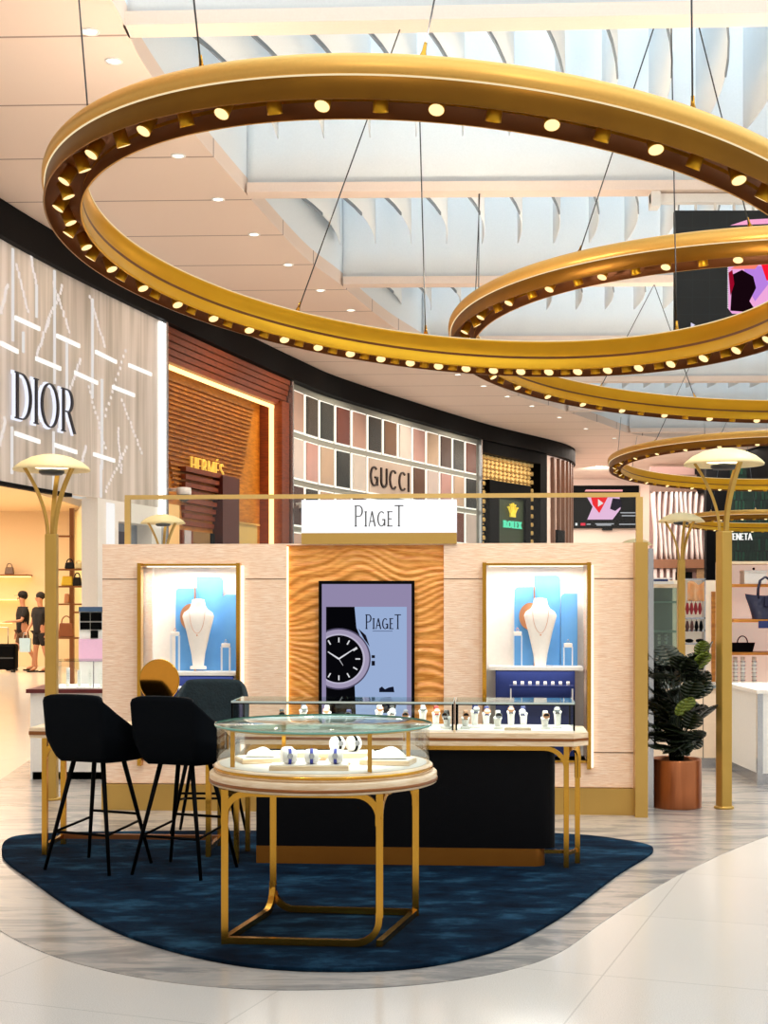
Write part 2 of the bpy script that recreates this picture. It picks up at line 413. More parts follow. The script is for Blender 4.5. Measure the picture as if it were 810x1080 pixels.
def A(s, z, d=0.0):
    """point on the shop-front line: s along, z up, d towards the concourse"""
    s = max(0, min(AS[-1] - 1e-4, s)); i = 0
    import bisect
    i = min(len(AS) - 2, bisect.bisect_right(AS, s) - 1)
    t = (s - AS[i]) / (AS[i+1] - AS[i])
    p = Vector(ARC[i]).lerp(Vector(ARC[i+1]), t)
    def tan(k):
        k = max(1, min(len(ARC)-2, k)); return (Vector(ARC[k+1]) - Vector(ARC[k-1])).normalized()
    T = tan(i).lerp(tan(i+1), t).normalized()
    return Vector((p.x + T.y*d, p.y - T.x*d, z))
def S(px):
    """arc length where the line of sight through column px meets the shop fronts"""
    u = (px - CX) / F; prev = None
    for i in range(12, len(ARC)):
        g = ARC[i][0] - u * ARC[i][1]
        if prev is not None and prev <= 0 < g or (prev is not None and prev < 0 <= g):
            t = -prev / (g - prev); return AS[i-1] + t * (AS[i] - AS[i-1])
        prev = g
    return AS[-1]
def SZ(px, py):
    s = S(px); p = A(s, 0); return s, EYE + (HY - py) * p.y / F
def abox(mb, s0, s1, z0, z1, d0, d1, seg=0.6):
    """curved box on the shop-front line"""
    n = max(1, int(abs(s1 - s0) / seg)); vs = []; fs = []
    for i in range(n + 1):
        s = s0 + (s1 - s0) * i / n
        vs += [A(s, z0, d0), A(s, z0, d1), A(s, z1, d1), A(s, z1, d0)]
    for i in range(n):
        o = i * 4
        for j in range(4): fs.append((o+j, o+(j+1)%4, o+4+(j+1)%4, o+4+j))
    fs += [(0,1,2,3)[::-1], (n*4, n*4+1, n*4+2, n*4+3)]
    mb.add(vs, fs); return mb
def aquad(mb, c, d0, d1):
    """c: four (s,z) corners"""
    mb.hexa([A(s, z, d0) for s, z in c] + [A(s, z, d1) for s, z in c]); return mb
def pq(px, py): return SZ(px, py)

# ------------------------------------------------------------------ ceiling, fascia
def ceil_mat():
    m, nt, out = newmat('pale ceiling panels with joints')
    b = nt.nodes.new('ShaderNodeBsdfPrincipled'); b.inputs['Roughness'].default_value = 0.7
    nt.links.new(b.outputs[0], out.inputs[0])
    tc = nt.nodes.new('ShaderNodeTexCoord'); sp = nt.nodes.new('ShaderNodeSeparateXYZ'); nt.links.new(tc.outputs['Object'], sp.inputs[0])
    def joint(sock, skew, period, off, w):
        a = nt.nodes.new('ShaderNodeMath'); a.operation = 'MULTIPLY_ADD'; a.inputs[1].default_value = skew
        nt.links.new(sp.outputs[1 - sock], a.inputs[0]); nt.links.new(sp.outputs[sock], a.inputs[2])
        s = nt.nodes.new('ShaderNodeMath'); s.operation = 'ADD'; s.inputs[1].default_value = off; nt.links.new(a.outputs[0], s.inputs[0])
        d = nt.nodes.new('ShaderNodeMath'); d.operation = 'DIVIDE'; d.inputs[1].default_value = period; nt.links.new(s.outputs[0], d.inputs[0])
        f = nt.nodes.new('ShaderNodeMath'); f.operation = 'FRACT'; nt.links.new(d.outputs[0], f.inputs[0])
        c = nt.nodes.new('ShaderNodeMath'); c.operation = 'LESS_THAN'; c.inputs[1].default_value = w / period; nt.links.new(f.outputs[0], c.inputs[0])
        return c
    j = joint(1, 0.04, 2.05, 100 * 2.05 - 14.75, 0.045)
    mx = nt.nodes.new('ShaderNodeMix'); mx.data_type = 'RGBA'
    mx.inputs[6].default_value = rgb(236, 214, 198); mx.inputs[7].default_value = rgb(168, 142, 128)
    nt.links.new(j.outputs[0], mx.inputs[0]); nt.links.new(mx.outputs[2], b.inputs['Base Color'])
    M['ceiling'] = m
ceil_mat()
edge = [(-3.4, -6), (-3.3, 4), (-3.05, 10)] + [tuple(cei(*p)[:2]) for p in [(115, -4), (150, 65), (200, 135), (260, 205), (320, 270), (359, 300), (400, 334), (432, 355), (502, 395), (543, 416), (580, 428), (630, 445), (674, 459)]] + [(11.5, 52.2), (16, 53), (20, 53)]
edge = catmull(edge, 6)
outer = [(A(s, 0, -0.3).x, A(s, 0, -0.3).y) for s in [i * AS[-1] / 60 for i in range(61)]]
outer = [(-7.3, -6)] + outer + [(7.2, 78), (25, 78), (25, 53)]
def strip(mb, a, b, z0, z1):
    """closed plate between two polylines resampled to the same count"""
    def res(p, n):
        L = [0]
        for i in range(1, len(p)): L.append(L[-1] + math.dist(p[i], p[i-1]))
        out = []
        for k in range(n + 1):
            t = L[-1] * k / n; i = 0
            while i < len(L) - 2 and L[i+1] < t: i += 1
            q = (t - L[i]) / (L[i+1] - L[i]); out.append((p[i][0] + (p[i+1][0]-p[i][0])*q, p[i][1] + (p[i+1][1]-p[i][1])*q))
        return out
    n = 90; a = res(a, n); b = res(b, n)
    vs = [(x, y, z0) for x, y in a] + [(x, y, z0) for x, y in b] + [(x, y, z1) for x, y in a] + [(x, y, z1) for x, y in b]
    m = n + 1; fs = []
    for i in range(n):
        fs += [(i, m+i, m+i+1, i+1), (2*m+i, 2*m+i+1, 3*m+i+1, 3*m+i), (i, i+1, 2*m+i+1, 2*m+i), (m+i, 3*m+i, 3*m+i+1, m+i+1)]
    mb.add(vs, fs); return mb
pol = [(x, y) for x, y in edge] + [(25, 53), (25, 78), (7.2, 78)] + outer[1:-3][::-1] + [(-7.3, -6)]
bm_ceiling = MB().prism(pol, ZC, ZC + 0.25)
struct(bm_ceiling.build('ceiling', 'ceiling'))
# skylight well side
w = MB()
for i in range(len(edge) - 1):
    (x0, y0), (x1, y1) = edge[i], edge[i+1]
    w.hexa([(x0-.08,y0,ZC+.25),(x0,y0,ZC+.25),(x1,y1,ZC+.25),(x1-.08,y1,ZC+.25),(x0-.08,y0,10.6),(x0,y0,10.6),(x1,y1,10.6),(x1-.08,y1,10.6)])
struct(w.build('trim_1', 'baffle'))
def edge_x(y):
    for i in range(len(edge)-1):
        if edge[i][1] <= y <= edge[i+1][1]:
            t = (y - edge[i][1]) / (edge[i+1][1] - edge[i][1]); return edge[i][0] + t*(edge[i+1][0]-edge[i][0])
    return edge[0][0]
tn = 2
for k, Y0 in enumerate([3.0, 9.0, 14.95, 20.95, 26.95, 33.0, 38.9, 44.8, 50.5]):
    ex = edge_x(Y0) - 0.02; X1 = 24
    sl = -0.045 if k <= 2 else -0.02
    yl = Y0; yr = Y0 + sl * (X1 - ex)
    def yy(x): return yl + (yr - yl) * (x - ex) / (X1 - ex)
    b = MB().hexa([(ex,yl-.34,ZC),(X1,yr-.34,ZC),(X1,yr,ZC),(ex,yl,ZC),(ex,yl-.34,ZC+.14),(X1,yr-.34,ZC+.14),(X1,yr,ZC+.14),(ex,yl,ZC+.14)])
    struct(b.build('trim_%d' % tn, 'beam')); tn += 1
    # tall white baffle on top of the beam, softly scalloped
    b = MB()
    def fb(u, v, ex=ex, yl=yl, yr=yr, X1=X1):
        x = ex + (X1 - ex) * u; ph = (x * 1.54) % 1.0
        return (x, yl + (yr - yl)*u - .2 + 0.07 * math.sin(ph * PI) * (0.3 + 0.7*v), ZC + .14 + 3.0 * v)
    b.grid(fb, 220, 6)
    struct(b.build('trim_%d' % tn, 'baffle', solid=0.03)); tn += 1
    # curved fins running away from the beam
    fin = MB(); arm = MB()
    x = ex + 0.3
    while x < min(12 + Y0*.1, 22):
        def ff(u, v, x=x):
            d = u * 5.2
            X = x + 0.34 * d - 0.055 * d * d * 0.6; Y = yy(x) + 0.1 + d
            zb = ZC + 0.35 + 0.3 * u
            return (X, Y, zb + (10.5 - zb) * v)
        fin.grid(ff, 8, 4)
        arm.tube([ff(0, 0), ff(.12, 0), ff(.25, 0), ff(.38, 0), ff(.5, 0)], 0, square=(0.022, 0.05))
        x += 0.655
    if k >= 2:
        struct(fin.build('trim_%d' % tn, 'baffle', solid=0.015)); tn += 1
        struct(arm.build('trim_%d' % tn, P('grey baffle arm', rgb(120, 132, 142), 0.5))); tn += 1
# fascia band
struct(abox(MB(), 0, AS[-1], 6.96, 7.49, -0.28, 0.12, 0.5).build('trim_%d' % tn, 'band')); tn += 1
# ceiling downlights following the edge
pts = [(95, 33), (120, 64), (150, 110), (188, 164), (230, 210), (268, 247), (304, 279), (338, 306), (370, 327), (399, 348), (430, 366), (458, 381), (483, 395), (510, 407), (535, 418), (561, 428), (590, 440), (618, 452), (648, 462), (700, 470)]
proto = None
for i, (a, b) in enumerate(pts):
    p = cei(a, b)
    if proto is None:
        proto = thing('ceiling_light', '', 'ceiling light')
        MB().lathe([(0.10, 0), (0.10, -0.012), (0.075, -0.012), (0.07, 0)], n=20).build('trim_ring', 'white', proto)
        MB().lathe([(0, -0.006), (0.07, -0.006)], n=20).build('lens', 'downlens', proto)
        o = proto
    else: o = copy_tree(proto)
    o.location = (p.x, p.y, ZC)
    o['label'] = 'round recessed downlight in the pale ceiling strip between skylight and black fascia'
    o['group'] = 'recessed downlights along the ceiling strip'

# ------------------------------------------------------------------ shop fronts
# --- dior
def dior():
    t = thing('storefront', 'pale backlit shop front with large DIOR letters and open warm interior', 'shop front', A(S(60), 0))
    loc = t.location.copy()
    def mk(mb, name, mat, **k):
        mb.v = [v - loc for v in mb.v]; return mb.build(name, mat, t, **k)
    s0 = S(0) - 5; s1 = S(172)
    m, nt, out = newmat('pearl woven glass')
    b = nt.nodes.new('ShaderNodeBsdfPrincipled'); b.inputs['Roughness'].default_value = 0.35
    nt.links.new(b.outputs[0], out.inputs[0])
    tc = nt.nodes.new('ShaderNodeTexCoord'); mp = nt.nodes.new('ShaderNodeMapping'); mp.inputs['Scale'].default_value = (3, 3, .15)
    nt.links.new(tc.outputs['Object'], mp.inputs[0])
    nz = nt.nodes.new('ShaderNodeTexNoise'); nz.inputs['Scale'].default_value = 1.5; nz.inputs['Detail'].default_value = 6
    nt.links.new(mp.outputs[0], nz.inputs['Vector'])
    r = ramp(nt, [(0.35, rgb(170, 160, 146)), (0.55, rgb(205, 194, 184)), (0.75, rgb(226, 216, 210))])
    nt.links.new(nz.outputs[0], r.inputs[0]); nt.links.new(r.outputs[0], b.inputs['Base Color'])
    nt.links.new(r.outputs[0], b.inputs['Emission Color']); b.inputs['Emission Strength'].default_value = 0.12
    mk(abox(MB(), s0, s1, 3.36, 6.96, -0.15, 0.0), 'facade_panel', m)
    LB = EM('bar led', (1, .96, .92, 1), 1.1)
    bars = [((15,335),(41,347)),((59,354),(83,365)),((100,371),(122,382)),((135,385),(159,395)),((0,362),(18,371)),((37,378),(63,389)),((78,393),(102,404)),((118,408),(141,417)),((15,457),(41,466)),((56,469),(80,477)),((98,479),(120,486))]
    for p, q in bars:
        a = pq(*p); c = pq(*q); h = .034; hb = MB()
        aquad(hb, [(a[0], a[1]-h), (c[0], c[1]-h), (c[0], c[1]+h), (a[0], a[1]+h)], 0.0, 0.03)
        mk(hb, 'light_bar', LB)
    VL = EM('soft led', (1, 0.95, 0.91, 1), .8); DL = EM('dotted led', (1, 0.9, 0.84, 1), .85)
    for x, y0, y1 in [(13,262,360),(57,285,405),(97,315,420),(24,350,372),(70,360,445),(107,400,495),(12,450,500),(56,455,520),(106,490,525),(38,300,335)]:
        a = pq(x, y0); c = pq(x, y1)
        mk(abox(MB(), a[0]-.03, a[0]+.03, c[1], a[1], 0, 0.02), 'vertical_light', VL)
    for p, q in [((17,278),(30,330)),((55,296),(74,352)),((94,311),(111,367)),((133,367),(107,448)),((85,378),(70,420)),((52,335),(38,375)),((128,420),(150,480)),((92,405),(112,475)),((8,300),(0,330)),((90,470),(84,500)),((135,470),(110,520)),((124,450),(128,500)),((30,260),(38,300)),((5,440),(0,470)),((66,300),(48,345))]:
        a = pq(*p); c = pq(*q); n = 13; db = MB()
        for i in range(n):
            u = (i + .5) / n; s = a[0] + (c[0]-a[0])*u + random.uniform(-.03, .03); z = a[1] + (c[1]-a[1])*u
            aquad(db, [(s-.03, z-.02), (s+.03, z-.03), (s+.025, z+.02), (s-.025, z+.03)], 0, 0.012)
        mk(db, 'dotted_light', DL)
    # end blade and header
    mk(abox(MB(), s1-.22, s1-.12, 3.0, 6.93, 0.0, 0.05), 'edge_light', 'whitelight')
    mk(abox(MB(), s1-.08, s1+.02, 0, 6.95, -0.2, 0.1), 'end_blade', 'silver')
    mk(abox(MB(), s0, S(75), 3.30, 3.36, -0.1, 0.02), 'header_rail', 'black')
    # letters
    a = pq(10, 441); b_ = pq(10, 391.5); c = pq(74.5, 458)
    W = c[0] - a[0]; H = b_[1] - a[1]
    f0 = lambda u, v, d: A(a[0] + u, a[1] + v, 0.03 + d)
    f1 = lambda u, v, d: A(a[0] + u, a[1] + v, 0.08 + d)
    g = MB(); text(g, 'DIOR', f0, W, H, .085, .03, .05, .14, 0.02, grow=0.02)
    mk(g, 'letter_halo', EM('halo', (0.86, 0.88, 1, 1), 1.1))
    g = MB(); text(g, 'DIOR', f1, W, H, .085, .028, .05, .14, 0.03)
    mk(g, 'lettering', P('charcoal letters', rgb(36, 34, 44), 0.4))
    # columns right of the doorway
    mk(abox(MB(), S(103), S(125), 0, 3.36, -0.3, 0.0), 'column', 'white')
    mk(abox(MB(), S(112), S(120), 0.1, 3.3, 0.0, 0.02), 'column_light', EM('column led', (1, .97, .93, 1), 1.0))
    mk(abox(MB(), S(125), S(160), 0, 3.36, -0.35, -0.3), 'window_back', P('cool window', rgb(150, 160, 176), 0.2))
    wb = MB(); abox(wb, S(127), S(152), 2.25, 2.85, -0.3, -0.27)
    mk(wb, 'window_reflection', P('plum reflection', rgb(60, 52, 72), 0.3))  # dark reflection in the glass, set in as a plum panel
    mk(abox(MB(), S(160), S(172), 0, 3.36, -0.3, 0.0), 'pier', 'white')
    mk(abox(MB(), S(125), S(160), 3.0, 3.36, -0.3, 0.0), 'window_head', 'white')
dior()
# dior interior (room)
struct(MB().box(-20, -5.2, 34.0, 34.2, 0, 4).build('wall_back', 'storecream'))
struct(MB().box(-20.2, -20, 18, 34.2, 0, 4).build('wall_left', 'storecream'))
struct(MB().box(-20, -6.9, 19, 34, 3.7, 3.85).build('ceiling_shop', 'storecream'))
struct(MB().hexa([(-5.05,24.9,0),(-4.95,24.9,0),(-7.3,33.9,0),(-7.4,33.9,0),(-5.05,24.9,3.6),(-4.95,24.9,3.6),(-7.3,33.9,3.6),(-7.4,33.9,3.6)]).build('wall_right', P('shop side glass', rgb(214, 200, 140), 0.35)))

# --- hermes
def hermes():
    t = thing('storefront', 'amber timber shop front with gold HERMÈS letters and stepped doorway', 'shop front', A(S(240), 0))
    loc = t.location.copy()
    def mk(mb, name, mat, **k):
        mb.v = [v - loc for v in mb.v]; return mb.build(name, mat, t, **k)
    s0, s1 = S(176), S(306)
    zt = 6.95; zi = 6.28
    sa, sb = S(179), S(298.5)
    # ribbed outer frame: stepped boards
    fr = MB()
    for i in range(5):
        z0 = zi + .02 + (zt - zi - .02) * i / 5
        abox(fr, s0, s1, z0, z0 + .115, -0.35, 0.0 - .03*(4-i))
    abox(fr, sb-.01, s1, 0, zi + .1, -0.76, -0.02); abox(fr, s0, sa, 0, zi+.1, -0.76, -0.02)
    mk(fr, 'outer_frame', 'brown')
    mk(abox(MB(), sa, sb, 0, zt, -0.75, -0.6), 'back_panel', 'amberwood')
    led = MB(); abox(led, sa+.05, sb-.02, zi-.07, zi, -0.3, -0.22); abox(led, sb-.16, sb-.04, 0, zi-.07, -0.3, -0.22)
    mk(led, 'led_strip', 'warmled')
    ribs = MB()
    za, zb = 6.1, 3.9
    for i in range(24):
        u = i / 23; z = za + (zb - za) * u
        l = sa + .45 + (1.1) * u; r_ = sb - .5 - 1.0 * u
        abox(ribs, l, r_, z, z + .045, -0.6, -0.545)
    mk(ribs, 'ribbed_relief', grain('amber rib', rgb(140, 78, 16), rgb(196, 122, 38), 4, (1, 1, 4), .45, .1))
    # portal
    a = S(216); b = S(268)
    pr = MB()
    for i in range(8):
        k = i * .11
        abox(pr, a + k*.3, b - .1 - k, 4.28 - .16*i, 4.38 - .16*i, -0.6 - .01*i, -0.42 - .02*i)
    mk(pr, 'stepped_lintel', 'brown')
    mk(abox(MB(), b-1.0, b, 0, 4.35, -0.6, -0.36), 'portal_side', 'darkred')
    mk(abox(MB(), a, S(227), 0, 3.05, -0.6, -0.5), 'door_surround', 'brown')
    mk(abox(MB(), S(217.5), S(224), 2.62, 3.05, -0.5, -0.48), 'notice', P('pale notice', rgb(206, 196, 200), .6))
    mk(abox(MB(), S(227), S(245), 0, 3.05, -0.6, -0.52), 'door_leaf', P('smoked amber glass', rgb(150, 112, 62), .2))
    mk(abox(MB(), S(245), S(249), 0, 3.05, -0.6, -0.5), 'door_gap', 'black')
    # display windows
    mk(abox(MB(), S(179), S(213), .8, 3.55, -0.6, -0.5), 'display_window', P('lit silk backdrop', rgb(226, 196, 120), .5, emit=(1, .75, .35, 1), es=.25, vary=(rgb(236, 150, 80), .8)))
    mk(abox(MB(), S(269), S(292), .8, 3.35, -0.6, -0.5), 'display_window', P('lit straw backdrop', rgb(196, 160, 84), .5, emit=(1, .8, .4, 1), es=.12))
    mk(abox(MB(), S(269), S(293), 3.35, 3.39, -0.55, -0.45), 'window_rail', 'palegold')
    a = pq(225, 497); c = pq(225, 480.5); e = pq(258, 500)
    g = MB(); text(g, 'HERMeS', lambda u, v, d: A(a[0]+u, a[1]+v, -0.53+d), e[0]-a[0], c[1]-a[1], .11, .06, .04, .16, 0.04)
    mk(g, 'lettering', P('gold letters', rgb(250, 200, 60), .35, .3, emit=(1, .7, .15, 1), es=.5))
hermes()

# --- gucci
def gucci():
    t = thing('storefront', 'shop front gridded with lit marble tiles and dark GUCCI letters', 'shop front', A(S(410), 0))
    loc = t.location.copy()
    def mk(mb, name, mat, **k):
        mb.v = [v - loc for v in mb.v]; return mb.build(name, mat, t, **k)
    s0, s1 = S(307), S(507)
    mk(abox(MB(), s0, s1, 0, 6.95, -0.4, -0.1), 'grid_frame', 'stone')
    cols = [(206,168,150),(60,54,48),(40,44,42),(104,50,40),(206,160,140),(44,44,42),(110,78,56),(222,206,196),(206,158,148),(214,182,152),(74,56,50),(50,54,52),(112,64,52)]
    mats = {}
    def mm(c):
        if c not in mats:
            mats[c] = P('marble', rgb(*c), .25, vary=(rgb(*[min(255, int(v*.78+28)) for v in c]), 2.2))
        return mats[c]
    rows = [cols, [(226,210,200),(204,150,138),(208,176,148),(40,44,42),(222,208,196),None,None,None,(96,62,44),(216,198,190),(206,156,148),(214,182,156),(48,50,48)],
            [(70,36,30),(44,46,44),(206,168,140),(210,180,160),(90,60,44),(222,208,196),(206,158,148),(60,54,48),(206,168,150),(40,44,42),(214,182,152),(112,64,52),(216,198,190)],
            [(206,168,150)]*5 + [(60,54,48)]*4 + [(222,206,196)]*4]
    glow = EM('tile edge glow', (1, .93, .80, 1), 1.3)
    n = 13; pw = (s1 - s0 - .25) / n
    gb = MB()
    for r in range(5):
        zt = 6.78 - r * 1.17; zb = zt - 1.03
        for c in range(n):
            col = rows[min(r, 3)][c]
            a = s0 + .14 + c * pw; b = a + pw - .13
            if col is None: continue
            abox(gb, a, b, zb, zt, -0.1, -0.06)
            mk(abox(MB(), a + .05, b - .09, zb + .04, zt - .04, -0.06, -0.02), 'marble_tile', mm(col))
    c0 = s0 + .14 + 5*pw; c1 = s0 + .14 + 8*pw - .13; zt = 6.78 - 1.17; zb = zt - 1.03
    abox(gb, c0, c1, zb, zt, -0.1, -0.06)
    mk(gb, 'tile_backlight', glow)
    mk(abox(MB(), c0+.04, c1-.08, zb+.04, zt-.04, -0.06, -0.02), 'sign_panel', P('travertine', rgb(206, 188, 172), .4, vary=(rgb(190,166,150), 2)))
    a = pq(390.5, 512); c = pq(390.5, 490); e = pq(431.5, 515)
    g = MB(); text(g, 'GUCCI', lambda u, v, d: A(a[0]+u, a[1]+v, -0.02+d), e[0]-a[0], c[1]-a[1]-.02, .12, .07, .0, .26, 0.04)
    mk(g, 'lettering', P('dark bronze letters', rgb(48, 30, 24), .4))
    mk(abox(MB(), s0-.02, s0+.06, 0, 6.95, -0.4, 0.05), 'end_blade', 'silver')
    mk(abox(MB(), s1-.06, s1+.04, 0, 6.95, -0.4, 0.05), 'end_blade', 'silver')
gucci()

# --- rolex
def rolex():
    t = thing('storefront', 'black framed shop front with golden lattice and green ROLEX sign', 'shop front', A(S(540), 0))
    loc = t.location.copy()
    def mk(mb, name, mat, **k):
        mb.v = [v - loc for v in mb.v]; return mb.build(name, mat, t, **k)
    s0, s1 = S(508.5), S(577)
    mk(abox(MB(), s0, s1, 0, 6.95, -0.6, -0.4), 'back_wall', P('dim gold wall', rgb(120, 86, 40), .5))
    fr = MB(); abox(fr, s0, s1, 6.55, 6.95, -.4, 0); abox(fr, S(570), s1, 0, 6.55, -.4, 0)
    mk(fr, 'outer_frame', 'black')
    la = MB(); sA, sB = s0 + .05, S(569.5)
    z = 6.5; row = 0
    while z > .8:
        s = sA + (row % 2) * .16
        while s < sB - .15:
            inside = S(521) < s < S(562) and z < 5.7
            if not inside:
                aquad(la, [(s, z), (s+.16, z-.075), (s+.29, z), (s+.13, z+.075)], -.4, -.28 - .06*(row % 2))
            s += .33
        z -= .155; row += 1
    mk(la, 'lattice_screen', P('lattice gold', rgb(246, 206, 122), .4, .3, emit=(1, .7, .3, 1), es=.15))
    dk = MB(); abox(dk, S(520), S(563), 5.17, 5.7, -.4, -.12); abox(dk, S(520), S(530), 0, 5.17, -.4, -.12); abox(dk, S(558), S(563), 0, 5.17, -.4, -.12)
    mk(dk, 'portal', 'black')
    mk(abox(MB(), S(530), S(558), 0, 5.17, -.4, -.22), 'sign_panel', P('olive green panel', rgb(58, 70, 46), .4))
    a = pq(536, 556); c = pq(536, 548.5); e = pq(554.5, 557)
    g = MB(); text(g, 'ROLEX', lambda u, v, d: A(a[0]+u, a[1]+v, -0.2+d), e[0]-a[0], c[1]-a[1], .2, .12, .04, .1, .05)
    mk(g, 'lettering', EM('mint letters', rgb(110, 240, 190), 1.0))
    # five-pointed coronet
    a = pq(541, 545); c = pq(550, 532); W = c[0]-a[0]; H = c[1]-a[1]
    g = MB(); fm = lambda u, v, d: A(a[0]+u*W, a[1]+v*H, -.2+d)
    for i in range(5):
        x = i/4; tipv = (.72, .92, 1.0, .92, .72)[i]
        bx_ = .28 + .11*i
        g.hexa([fm(bx_-.05, .25, 0), fm(bx_+.05, .25, 0), fm(x+.03, tipv, 0), fm(x-.03, tipv, 0), fm(bx_-.05, .25, .05), fm(bx_+.05, .25, .05), fm(x+.03, tipv, .05), fm(x-.03, tipv, .05)])
        g.hexa([fm(x-.07, tipv-.05, 0), fm(x+.07, tipv-.05, 0), fm(x+.07, tipv+.06, 0), fm(x-.07, tipv+.06, 0), fm(x-.07, tipv-.05, .06), fm(x+.07, tipv-.05, .06), fm(x+.07, tipv+.06, .06), fm(x-.07, tipv+.06, .06)])
    g.hexa([fm(.2, .02, 0), fm(.8, .02, 0), fm(.78, .3, 0), fm(.22, .3, 0), fm(.2, .02, .05), fm(.8, .02, .05), fm(.78, .3, .05), fm(.22, .3, .05)])
    mk(g, 'emblem', P('emblem gold', rgb(250, 210, 50), .35, .3, emit=(1, .8, .1, 1), es=.5))
rolex()
def corner_shop():
    t = thing('storefront', 'blush white corner shop front with upright glass fins right of the lattice front', 'shop front', A(S(590), 0))
    loc = t.location.copy()
    def mk(mb, name, mat, **k):
        mb.v = [v - loc for v in mb.v]; return mb.build(name, mat, t, **k)
    s0 = S(577.5); s1 = AS[-1] - .2
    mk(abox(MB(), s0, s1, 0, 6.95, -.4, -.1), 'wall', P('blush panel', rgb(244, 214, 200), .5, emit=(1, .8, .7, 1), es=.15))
    fb = MB(); s = s0 + .55
    while s < s1: abox(fb, s, s + .16, 0, 6.9, -.1, .04, .3); s += .62
    mk(fb, 'fin', P('taupe fin', rgb(118, 84, 66), .35))
    mk(abox(MB(), s0 + .8, s0 + 1.6, 3.6, 4.2, -.08, .1, .3), 'niche_box', 'black')
corner_shop()
# security cameras on the fronts
for (px, py, d, lab) in [(184, 523, .2, 'white dome security camera on the edge blade by the amber timber front'), (313, 537, .2, 'white dome security camera beside the marble tile front')]:
    s, z = SZ(px, py); p = A(s, z, d)
    t = thing('security_camera', lab, 'security camera', p)
    MB().ball((0,0,0), .13, 10).build('dome', P('smoked dome', rgb(90,90,96), .15), t)
    MB().lathe([(0, .16), (.14, .16), (.15, .06), (.14, .02)], n=20).build('housing', 'white', t)
    q = A(s, z, -.15) - p
    MB().tube([(0,0,.12), (q.x, q.y, .12)], .035).build('bracket', 'white', t)

# ------------------------------------------------------------------ far end and right-hand fronts
struct(MB().box(7.5, 14.0, 70, 70.4, 0, 7.5).build('wall_far', 'pinkwall'))
def far_screen():
    a = at(604, 557, 69.8); b = at(674, 512, 69.8)
    t = thing('wall_screen', 'wide black advertising screen with red and pink picture on the far wall', 'screen', (a.x, 69.8, a.z))
    W, H = b.x - a.x, b.z - a.z
    MB().box(0, W, 0, .18, 0, H).build('casing', 'black', t)
    MB().box(W*.45, W*.6, .0, .15, -.1, 0).build('mount', 'black', t)
    def poly(pts, col, s=1.0, d=0.0):
        MB().prism([(u*W, v*H) for u, v in pts], -.03-d, -.02-d+.02, 'y').build('picture', EM('screen colour', rgb(*col), s), t)
    poly([(.22, .2), (.6, .2), (.72, .45), (.7, .82), (.18, .82), (.3, .5)], (238, 190, 226))
    poly([(.3, .55), (.4, .35), (.56, .82), (.26, .82)], (238, 30, 40), 1.1, .02)
    poly([(.38, .5), (.46, .58), (.38, .68)], (240, 230, 230), 1, .04)
    poly([(.56, .45), (.64, .4), (.74, .52), (.72, .68), (.6, .7)], (24, 14, 34), 1, .04)
    poly([(.18, .86), (.75, .86), (.75, .9), (.2, .9)], (255, 170, 170), 1.1)
    poly([(.04, .06), (.07, .06), (.07, .12), (.04, .12)], (240, 240, 240), 1)
    poly([(.12, .06), (.19, .06), (.19, .12), (.12, .12)], (240, 60, 80), 1)
    for u0, u1, v in [(.21, .27, .09), (.34, .62, .1), (.36, .58, .07), (.7, .95, .09), (.72, .95, .36), (.74, .95, .29)]:
        poly([(u0, v-.012), (u1, v-.012), (u1, v+.012), (u0, v+.012)], (200, 200, 206), .8)
far_screen()

